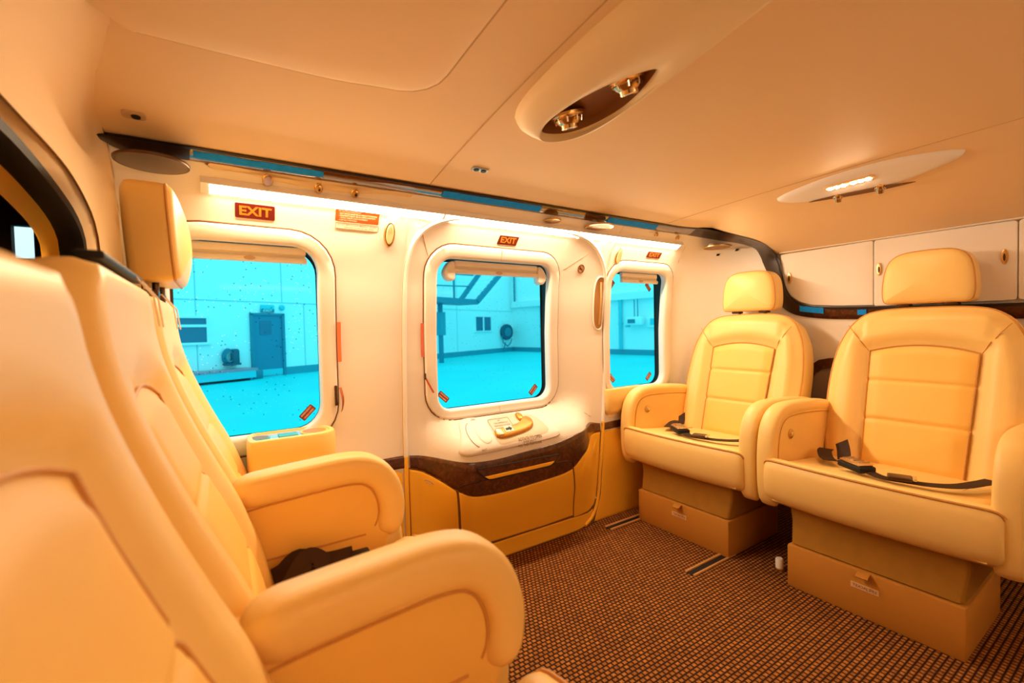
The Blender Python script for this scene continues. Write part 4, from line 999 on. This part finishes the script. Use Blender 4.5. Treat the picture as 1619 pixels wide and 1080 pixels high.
        if cfg.get('button') and s_ < 0:
            Tn = lambda a, b, h: Vector((.285 + a, yc + th + h, .452 + b))
            m = MB(); m.lathe([(.016, 0), (.016, .003), (.011, .005)], Tn, 22); bt = L('recline_button', m, GOLD, ar)
            m = MB(); m.lathe([(.008, .005), (.008, .008), (.005, .009)], Tn, 18); L('button_cap', m, CHROME, bt)
    # pedestal
    pb = cfg['ph']
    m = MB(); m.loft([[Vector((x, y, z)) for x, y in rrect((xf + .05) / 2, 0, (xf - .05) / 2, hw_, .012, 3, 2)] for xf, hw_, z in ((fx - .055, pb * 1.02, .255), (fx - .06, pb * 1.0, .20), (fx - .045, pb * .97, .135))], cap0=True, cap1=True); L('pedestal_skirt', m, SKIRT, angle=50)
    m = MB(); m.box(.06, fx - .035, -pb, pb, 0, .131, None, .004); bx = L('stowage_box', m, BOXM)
    T2 = lambda a, b, h=0: Vector((fx - .035 + h, -a, b))
    m = MB(); m.loft([[Vector((fx - .036 + d, y, z)) for y in (-.014, .014)] for d, z in ((0, .130), (.012, .129), (.024, .122), (.022, .119), (.010, .125), (0, .126))], closed=False); L('pull_tab', m, BOXM, bx)
    m = MB(); m.pillow(rrect(.0, .086, .032, .0075, .001, 2, 2), T2, [(0, 0), (0, .0008)], 1); pq = L('label', m, M('box_label', (.80, .50, .26), .5), bx)
    m = MB(); text_mb(m, 'LIFE JACKET', lambda a, b: T2(a, b, .0014), .0, .086, .0105, .01, width=.054); L('lettering', m, INK, pq, flat=True)
    return R
RA = [(-.04, .532), (.08, .545), (.22, .552), (.30, .549), (.35, .530), (.385, .490), (.402, .430), (.406, .35), (.400, .27), (.380, .228), (.345, .214)]
RS = [(-.05, .52), (.10, .53), (.28, .533), (.34, .51), (.375, .46), (.388, .40), (.388, .28), (.36, .235), (.30, .222), (.0, .235)]
RIGHT = dict(group='cream rear seats', ws=1.0, pws=1.0, bolster=.022, head=(.876, -.085, .116, .085, .172), crown=.012, front=.43, ch=.236, cf=.262, arms=(-1, 1), ay=.266, arm=RA, slab=RS, at=.021, aw=.056, ab=.050, two=False, button=True, ph=.200)
seat((1.85, 1.088, 0), PI, 'cream leather rear seat facing us in the window corner, farther of the two', RIGHT)
seat((1.85, .495, 0), PI, 'cream leather rear seat facing us at the right, nearer of the two', RIGHT)
LA = [(.004, .558), (.05, .563), (.14, .569), (.21, .571), (.255, .562), (.292, .535), (.314, .495), (.322, .45), (.316, .41), (.300, .378)]
LS = [(.0, .54), (.10, .545), (.22, .545), (.27, .51), (.295, .45), (.285, .39), (.25, .30), (.0, .28)]
LTAB = [(0., .30), (.150, .30), (.180, .315), (.195, .38), (.203, .48), (.207, .58), (.208, .70), (.206, .80), (.202, .855), (.192, .882), (.172, .897), (.12, .901), (.05, .902), (0, .902)]
LEFT = dict(group='cream forward seats', tab=LTAB, bx=-.016, xt=([.30, .45, .55, .575, .66, .72, .785, .85, .90, .92], [.075, .045, .010, -.003, -.040, -.063, -.083, -.092, -.090, -.088]), lean=.22, za=.757, ws=1.0, pws=.82, cz=.016, bolster=.017, crown=.018, front=.345, ch=.188, cf=.190, arms=(1,), ay=.2275, arm=LA, slab=LS, at=.030, aw=.070, ab=.046, two=True, ph=.17)
seat((0, 1.185, 0), 0, 'cream forward seat beside the window with the tall headrest', dict(LEFT, arms=(), head=(.930, -.062, .104, .080, .200), ties=[(-.02, .012), (.06, .015)]))
seat((0, .727, 0), 0, 'middle cream forward seat without a headrest, dark belt on its cushion', dict(LEFT, clips=False, slot=True, ties=[(.11, .012), (.165, .012)]))
seat((0, .272, 0), 0, 'cream forward seat closest to the camera, large and blurred', dict(LEFT, clips=False, tab=[(a, z if z < .6 else .6 + (z - .6) * .925) for a, z in LTAB]))

# ------------------------------------------------------------------ seat belts
def web(m, pts, width, th=.0016, up=(0, 0, 1)):
    P = resample(pts, 30); loops = []
    for i, p in enumerate(P):
        t = (P[min(29, i + 1)] - P[max(0, i - 1)]).normalized(); sd = t.cross(Vector(up)).normalized(); n = sd.cross(t)
        loops.append([p + sd * width / 2 - n * th / 2, p + sd * width / 2 + n * th / 2, p - sd * width / 2 + n * th / 2, p - sd * width / 2 - n * th / 2])
    m.loft(loops, cap0=True, cap1=True); return m
def belt(cy, label, full):
    DZ = Vector((0, 0, .010))
    bt = thing('seat_belt', label, 'seat belt', (1.55, cy, .37))
    m = MB(); web(m, [(1.725, cy + .200, .385), (1.68, cy + .188, .388), (1.60, cy + .15, .389), (1.545, cy + .115, .396)], .040, up=(.1, 0, 1)); link('webbing', m, WEB, bt)
    m = MB(); web(m, [(1.61, cy + .105, .396), (1.63, cy + .115, .418), (1.645, cy + .125, .436)], .042, up=(1, 0, .2)); link('loose_end', m, WEB, bt)
    B0 = Vector((1.515, cy + .04, .400)); ax = Vector((-.06, -.10, 0)).normalized(); ay = Vector((-ax.y, ax.x, 0))
    TT = lambda a, b, h: B0 + ax * a + ay * b + Vector((0, 0, h))
    m = MB(); m.box(-.042, .042, -.024, .024, -.006, .012, TT, .004); bb_ = link('buckle', m, BLACK, bt)
    m = MB(); m.box(-.038, .036, -.021, .021, .012, .019, TT, .003); link('buckle_lid', m, GOLD, bb_)
    m = MB()
    for k in range(4): m.tube([TT(-.028 + k * .018, -.016, .020), TT(-.028 + k * .018, .016, .020)], .003, 6)
    link('lid_rib', m, CHROME, bb_)
    m = MB(); web(m, [TT(.045, 0, 0), (1.485, cy - .03, .395), (1.49, cy - .07, .396), (1.51, cy - .12, .395), (1.56, cy - .160, .392), (1.66, cy - .185, .386), (1.725, cy - .195, .382)], .034); link('webbing', m, WEB, bt)
    m = MB(); m.box(-.024, .024, -.02, .02, 0, .010, lambda a, b, h: Vector((1.490 + a * .35 + b, cy - .065 - a + b * .3, .398 + h)), .003); link('slider', m, DARKMET, bt)
    m = MB(); m.box(-.005, .005, -.016, .016, .008, .014, lambda a, b, h: Vector((1.493 + b, cy - .095 + b * .3 + a, .396 + h)), .002); link('slider_bar', m, CHROME, bt)
belt(.495, 'dark lap belt with gold buckle on the nearer rear seat', True)
belt(1.085, 'dark lap belt with gold buckle on the farther rear seat', True)
bt = thing('seat_belt', 'loose dark lap belt on the middle forward seat cushion', 'seat belt', (.10, .86, .36))
m = MB(); web(m, [(.062, .888, .386), (.080, .886, .394), (.105, .888, .410), (.125, .880, .400), (.155, .872, .397), (.195, .868, .398)], .040, up=(0, -.7, 1)); link('webbing', m, WEB, bt)
m = MB(); web(m, [(.085, .845, .388), (.120, .873, .416), (.150, .865, .397)], .034, up=(.2, -.8, 1)); link('loose_end', m, WEB, bt)
m = MB(); m.box(.190, .225, .856, .880, .395, .403, None, .003); link('tongue', m, BLACK, bt)

# ------------------------------------------------------------------ the hangar outside
EX = Vector((.9065, .4222, 0)); EN = Vector((.4222, -.9065, 0)); HA = Vector((0, 16.5, 0)); CS = 17.0
HB = HA + EX * CS; EX2 = (Vector((17.3, 13.2, 0)) - Vector((HB.x, HB.y, 0))).normalized(); EN2 = Vector((EX2.y, -EX2.x, 0))
if EN2.dot(Vector((-1, -1, 0))) < 0: EN2 = -EN2
GZ = -.6
def H1(s, z, o=0.): return HA + EX * s + EN * o + Vector((0, 0, z))
def H2(s, z, o=0.): return HB + EX2 * s + EN2 * o + Vector((0, 0, z))
def hbox(m, Hf, s0, s1, z0, z1, o0, o1, bev=0.): return m.box(s0, s1, o0, o1, z0, z1, lambda a, b, h: Hf(a, h, b), bev)
m = MB(); m.box(-30, 40, 1.9, 40, GZ - .05, GZ); struct('floor_hangar', m, H_FLOOR, flat=True)
m = MB(); hbox(m, H1, -22, CS, GZ, 8, -.3, 0); h1 = struct('wall_hangar_back', m, H_WALL, flat=True)
m = MB(); hbox(m, H2, 0, 20, GZ, 8, -.3, 0); h2 = struct('wall_hangar_side', m, H_WALL, flat=True)
m = MB(); hbox(m, H1, -22, CS, 1.88, 1.905, 0, .015)
for s_ in (-.68, 6.2, 11.5): hbox(m, H1, s_ - .012, s_ + .012, GZ + .2, 8, 0, .012)
hbox(m, H1, 1.96, 1.985, 1.9, 8, 0, .012); hbox(m, H1, 2.77, 2.795, GZ + .2, 1.89, 0, .012)
link('panel_joint', m, H_LINE, h1, flat=True)
m = MB(); hbox(m, H1, -22, .84, GZ, GZ + .26, 0, .03); hbox(m, H1, 2.02, CS, GZ, GZ + .26, 0, .03); tag(link('baseboard_hangar_back', m, H_SKIRT, flat=True), kind='structure')
m = MB(); hbox(m, H2, 0, 20, GZ, GZ + .26, 0, .03); tag(link('baseboard_hangar_side', m, H_SKIRT, flat=True), kind='structure')
# door with vision panel
d2 = thing('door_2', None, None, tuple(H1(1.43, GZ)), kind='structure')
m = MB(); hbox(m, H1, .86, .95, GZ, 1.50, 0, .08); hbox(m, H1, 1.92, 2.01, GZ, 1.50, 0, .08); hbox(m, H1, .86, 2.01, 1.45, 1.52, 0, .08); link('door_frame', m, H_STEEL, d2, flat=True)
m = MB(); hbox(m, H1, .95, 1.92, GZ + .02, 1.45, .0, .04); dl = link('door_leaf', m, H_DOOR, d2, flat=True)
m = MB(); hbox(m, H1, 1.16, 1.55, .80, 1.26, .04, .05); link('vision_panel', m, H_DARK, dl, flat=True)
m = MB(); hbox(m, H1, .97, 1.90, GZ + .03, GZ + .24, .04, .05); link('kick_plate', m, H_GREY, dl, flat=True)
m = MB(); m.tube([H1(1.80, .42, .06), H1(1.80, .42, .10), H1(1.68, .42, .10)], .018, 8); link('lever_handle', m, H_STEEL, dl)
es = thing('exit_sign', 'pale exit sign above the dark hangar door outside', 'sign', tuple(H1(1.45, 1.6)))
m = MB(); hbox(m, H1, 1.22, 1.68, 1.55, 1.80, 0, .06, .02); link('housing', m, H_GREY, es)
m = MB(); hbox(m, H1, 1.20, 1.66, 1.55, 1.66, .06, .07); sp_ = link('legend', m, H_STEEL, es, flat=True)
m = MB(); text_mb(m, 'EXIT', lambda a, b: H1(a, b, .075), 1.43, 1.605, .10, .01, width=.30); link('lettering', m, H_WHITE, sp_, flat=True)
m = MB(); m.lathe([(.10, 0), (.10, .05), (.06, .09)], lambda a, b, h: H1(1.95 + a, 1.72 + b, h), 20); tag(link('emergency_lamp', m, H_GREY, None, loc=H1(1.95, 1.72)), 'round pale lamp on the hangar wall beside the exit sign', 'lamp')
def hwindow(n, s0, s1, z0, z1, kind):
    wn = thing(f'window_{n}', None, None, tuple(H1((s0 + s1) / 2, z0)), kind='structure')
    m = MB(); f_ = .07
    hbox(m, H1, s0 - f_, s1 + f_, z1, z1 + f_, 0, .05); hbox(m, H1, s0 - f_ - .04, s1 + f_ + .04, z0 - f_, z0, 0, .10); hbox(m, H1, s0 - f_, s0, z0, z1, 0, .05); hbox(m, H1, s1, s1 + f_, z0, z1, 0, .05)
    if kind == 'h': hbox(m, H1, s0, s1, z0 + (z1 - z0) * .63, z0 + (z1 - z0) * .74, 0, .05)
    else: hbox(m, H1, (s0 + s1) / 2 - .06, (s0 + s1) / 2 + .06, z0, z1, 0, .05)
    link('window_frame', m, H_WHITE, wn, flat=True)
    m = MB(); hbox(m, H1, s0, s1, z0, z1, .0, .02); link('pane', m, H_DARK, wn, flat=True)
hwindow(4, -1.65, -.42, .62, 1.34, 'h'); hwindow(5, 13.12, 14.58, .74, 1.52, 'v')
m = MB(); hbox(m, H1, 8.1, 8.6, .55, 1.3, 0, .05); tag(link('wall_box', m, H_GREY, None, loc=H1(8.3, .9), flat=True), 'pale box on the hangar wall behind the stair column', 'box')
# extinguisher / hose point and bench
ex = thing('hose_point', 'dark coiled hose unit on the hangar wall above the red topped bench', 'hose', tuple(H1(.2, -.1)))
m = MB(); m.lathe([(.11, -.24), (.12, -.20), (.12, .18), (.08, .24)], lambda a, b, h: H1(.30 + a, .14 + h, .16 + b), 18); link('cylinder', m, H_BLACK, ex)
m = MB()
for k in range(4): m.tube([H1(.12 + (.17 - k * .022) * math.cos(a), .14 + (.25 - k * .03) * math.sin(a), .10 + k * .03) for a in [2 * PI * i / 24 for i in range(24)]], .02, 6, closed=True)
link('coiled_hose', m, H_STEEL, ex)
m = MB(); hbox(m, H1, .0, .42, -.12, -.06, 0, .28); link('bracket', m, H_BLACK, ex, flat=True)
bn = thing('bench', 'low bench with a red top against the hangar wall', 'bench', tuple(H1(-1, GZ)))
m = MB(); hbox(m, H1, -2.6, .68, -.30, -.23, .05, .75); link('top', m, H_RED, bn, flat=True)
m = MB(); hbox(m, H1, -2.6, .62, -.52, -.30, .68, .74); link('front_board', m, H_GREY, bn, flat=True)
for s_ in (-2.4, -1.0, .5): m = MB(); hbox(m, H1, s_ - .04, s_ + .04, GZ, -.30, .1, .70); link('leg', m, H_STEEL, bn, flat=True)
m = MB(); hbox(m, H1, .68, .98, GZ, GZ + .28, .06, .5, .03); tag(link('storage_bin', m, H_STEEL, None, loc=H1(.82, GZ)), 'dark bin between the red topped bench and the hangar door', 'bin')
# hose reel
hr = thing('hose_reel', 'dark round hose reel on the hangar wall right of the small window', 'hose reel', tuple(H1(16.5, .6)))
m = MB(); m.lathe([(.60, .05), (.66, .06), (.66, .18), (.60, .19)], lambda a, b, h: H1(16.15 + a * .95, .62 + b * .72, h), 28); link('drum', m, H_BLACK, hr)
m = MB(); m.lathe([(.4, .19), (.4, .22)], lambda a, b, h: H1(16.15 + a * .9, .62 + b * .68, h), 24); link('hub', m, H_STEEL, hr)
m = MB(); m.tube([H1(15.55, .4, .15), H1(15.6, .0, .2), H1(16.1, -.25, .2), H1(16.45, -.05, .2), H1(16.6, .2, .2)], .035, 6); m.tube([H1(15.85, .0, .2), H1(15.75, -.45, .15)], .035, 6); link('hose', m, H_STEEL, hr)
# stairs and landing in front of the hangar wall
stz = thing('steel_staircase', 'dark steel staircase and landing seen through the door window', 'stairs', tuple(H1(8.4, GZ, 2)))
def S1(s, z, o=2.): return H1(s, z, o)
def beam(m, a, b, r): m.tube([a, b], r, 4); return m
m = MB(); hbox(m, H1, 6.9, 9.9, 1.98, 2.20, 1.5, 2.6); link('landing', m, H_STEEL, stz, flat=True)
m = MB(); beam(m, S1(9.25, 2.1), S1(11.2, 3.85), .12); link('stringer', m, H_STEEL, stz, flat=True)
m = MB(); beam(m, S1(9.85, 2.1, 2.55), S1(12.4, 3.95, 2.55), .14); link('stringer', m, H_STEEL, stz, flat=True)
for k in range(9):
    t = (k + .4) / 9; m = MB(); beam(m, S1(9.35 + 1.95 * t, 2.15 + 1.75 * t), S1(9.95 + 2.4 * t, 2.2 + 1.75 * t, 2.55), .04); link('tread', m, H_WHITE, stz, flat=True)
m = MB(); hbox(m, H1, 7.80, 7.95, GZ, 2.0, 1.95, 2.10); link('column', m, H_STEEL, stz, flat=True)
m = MB(); hbox(m, H1, 7.72, 8.03, .6, 1.6, 1.87, 2.18); link('column_cladding', m, H_SKIRT, stz, flat=True)
m = MB(); beam(m, S1(6.9, 2.72), S1(10.0, 2.86), .035); beam(m, S1(9.0, 3.36), S1(10.3, 3.42), .05); beam(m, S1(10.3, 3.42), S1(10.7, 3.75), .05); link('handrail', m, H_STEEL, stz, flat=True)
m = MB(); beam(m, S1(8.88, 2.15), S1(8.88, 3.6), .05); link('rail_post', m, H_STEEL, stz, flat=True)
# side wall fittings
m = MB(); hbox(m, H2, .2, 20, 2.12, 2.46, 0, .25); tag(link('wall_duct', m, H_WHITE, None, loc=H2(5, 2.12), flat=True), 'long pale duct running along the hangar side wall', 'duct')
m = MB(); m.tube([H2(.35, 2.5, .1), H2(.35, 5, .1)], .05, 6); tag(link('corner_pipe', m, H_STEEL, None, loc=H2(.35, 2.5)), 'thin pipe rising in the hangar corner above the duct', 'pipe')
def hpipe(s, z0, z1, r, label):
    p_ = thing('wall_pipe', label, 'pipe', tuple(H2(s, z0)))
    m = MB(); m.tube([H2(s, z0, .12), H2(s, z1, .12)], r, 8); link('pipe', m, H_GREY, p_)
    m = MB(); hbox(m, H2, s - .09, s + .09, (z0 + z1) / 2, (z0 + z1) / 2 + .1, 0, .18); link('bracket', m, H_GREY, p_, flat=True)
hpipe(2.6, -.34, 2.1, .08, 'upright pipe on the hangar wall at the edge of the door window')
hpipe(8.0, -.34, 2.12, .09, 'upright pipe on the hangar wall seen through the rear window')
hk = thing('hanging_lamp', 'pale boxy work lamp hanging on two rods seen through the rear window', 'lamp', tuple(H2(8.95, 1.0)))
m = MB(); m.tube([H2(8.9, 2.1, .3), H2(8.9, 1.2, .3)], .025, 6); m.tube([H2(9.08, 2.1, .3), H2(9.08, 1.2, .3)], .025, 6); link('rod', m, H_STEEL, hk)
m = MB(); hbox(m, H2, 8.55, 9.35, .86, 1.26, .15, .5, .04); link('housing', m, H_WHITE, hk)
m = MB(); hbox(m, H2, 8.65, 9.05, .95, 1.14, .5, .52); link('lens', m, H_STEEL, hk, flat=True)
m = MB(); hbox(m, H2, 8.42, 8.62, .76, .86, .2, .4, .02); link('bracket', m, H_GREY, hk)
h3 = thing('socket_box', 'pale teal socket box on the hangar wall beside the hanging lamp', 'box', tuple(H2(9.75, .8)))
m = MB(); hbox(m, H2, 9.5, 10.1, .72, 1.25, 0, .2, .03); link('housing', m, H_WHITE, h3)
m = MB(); hbox(m, H2, 9.68, 9.95, .85, 1.15, .2, .23); link('front', m, H_GREY, h3, flat=True)
for o in bpy.data.objects:
    if '_org' in o: del o['_org']
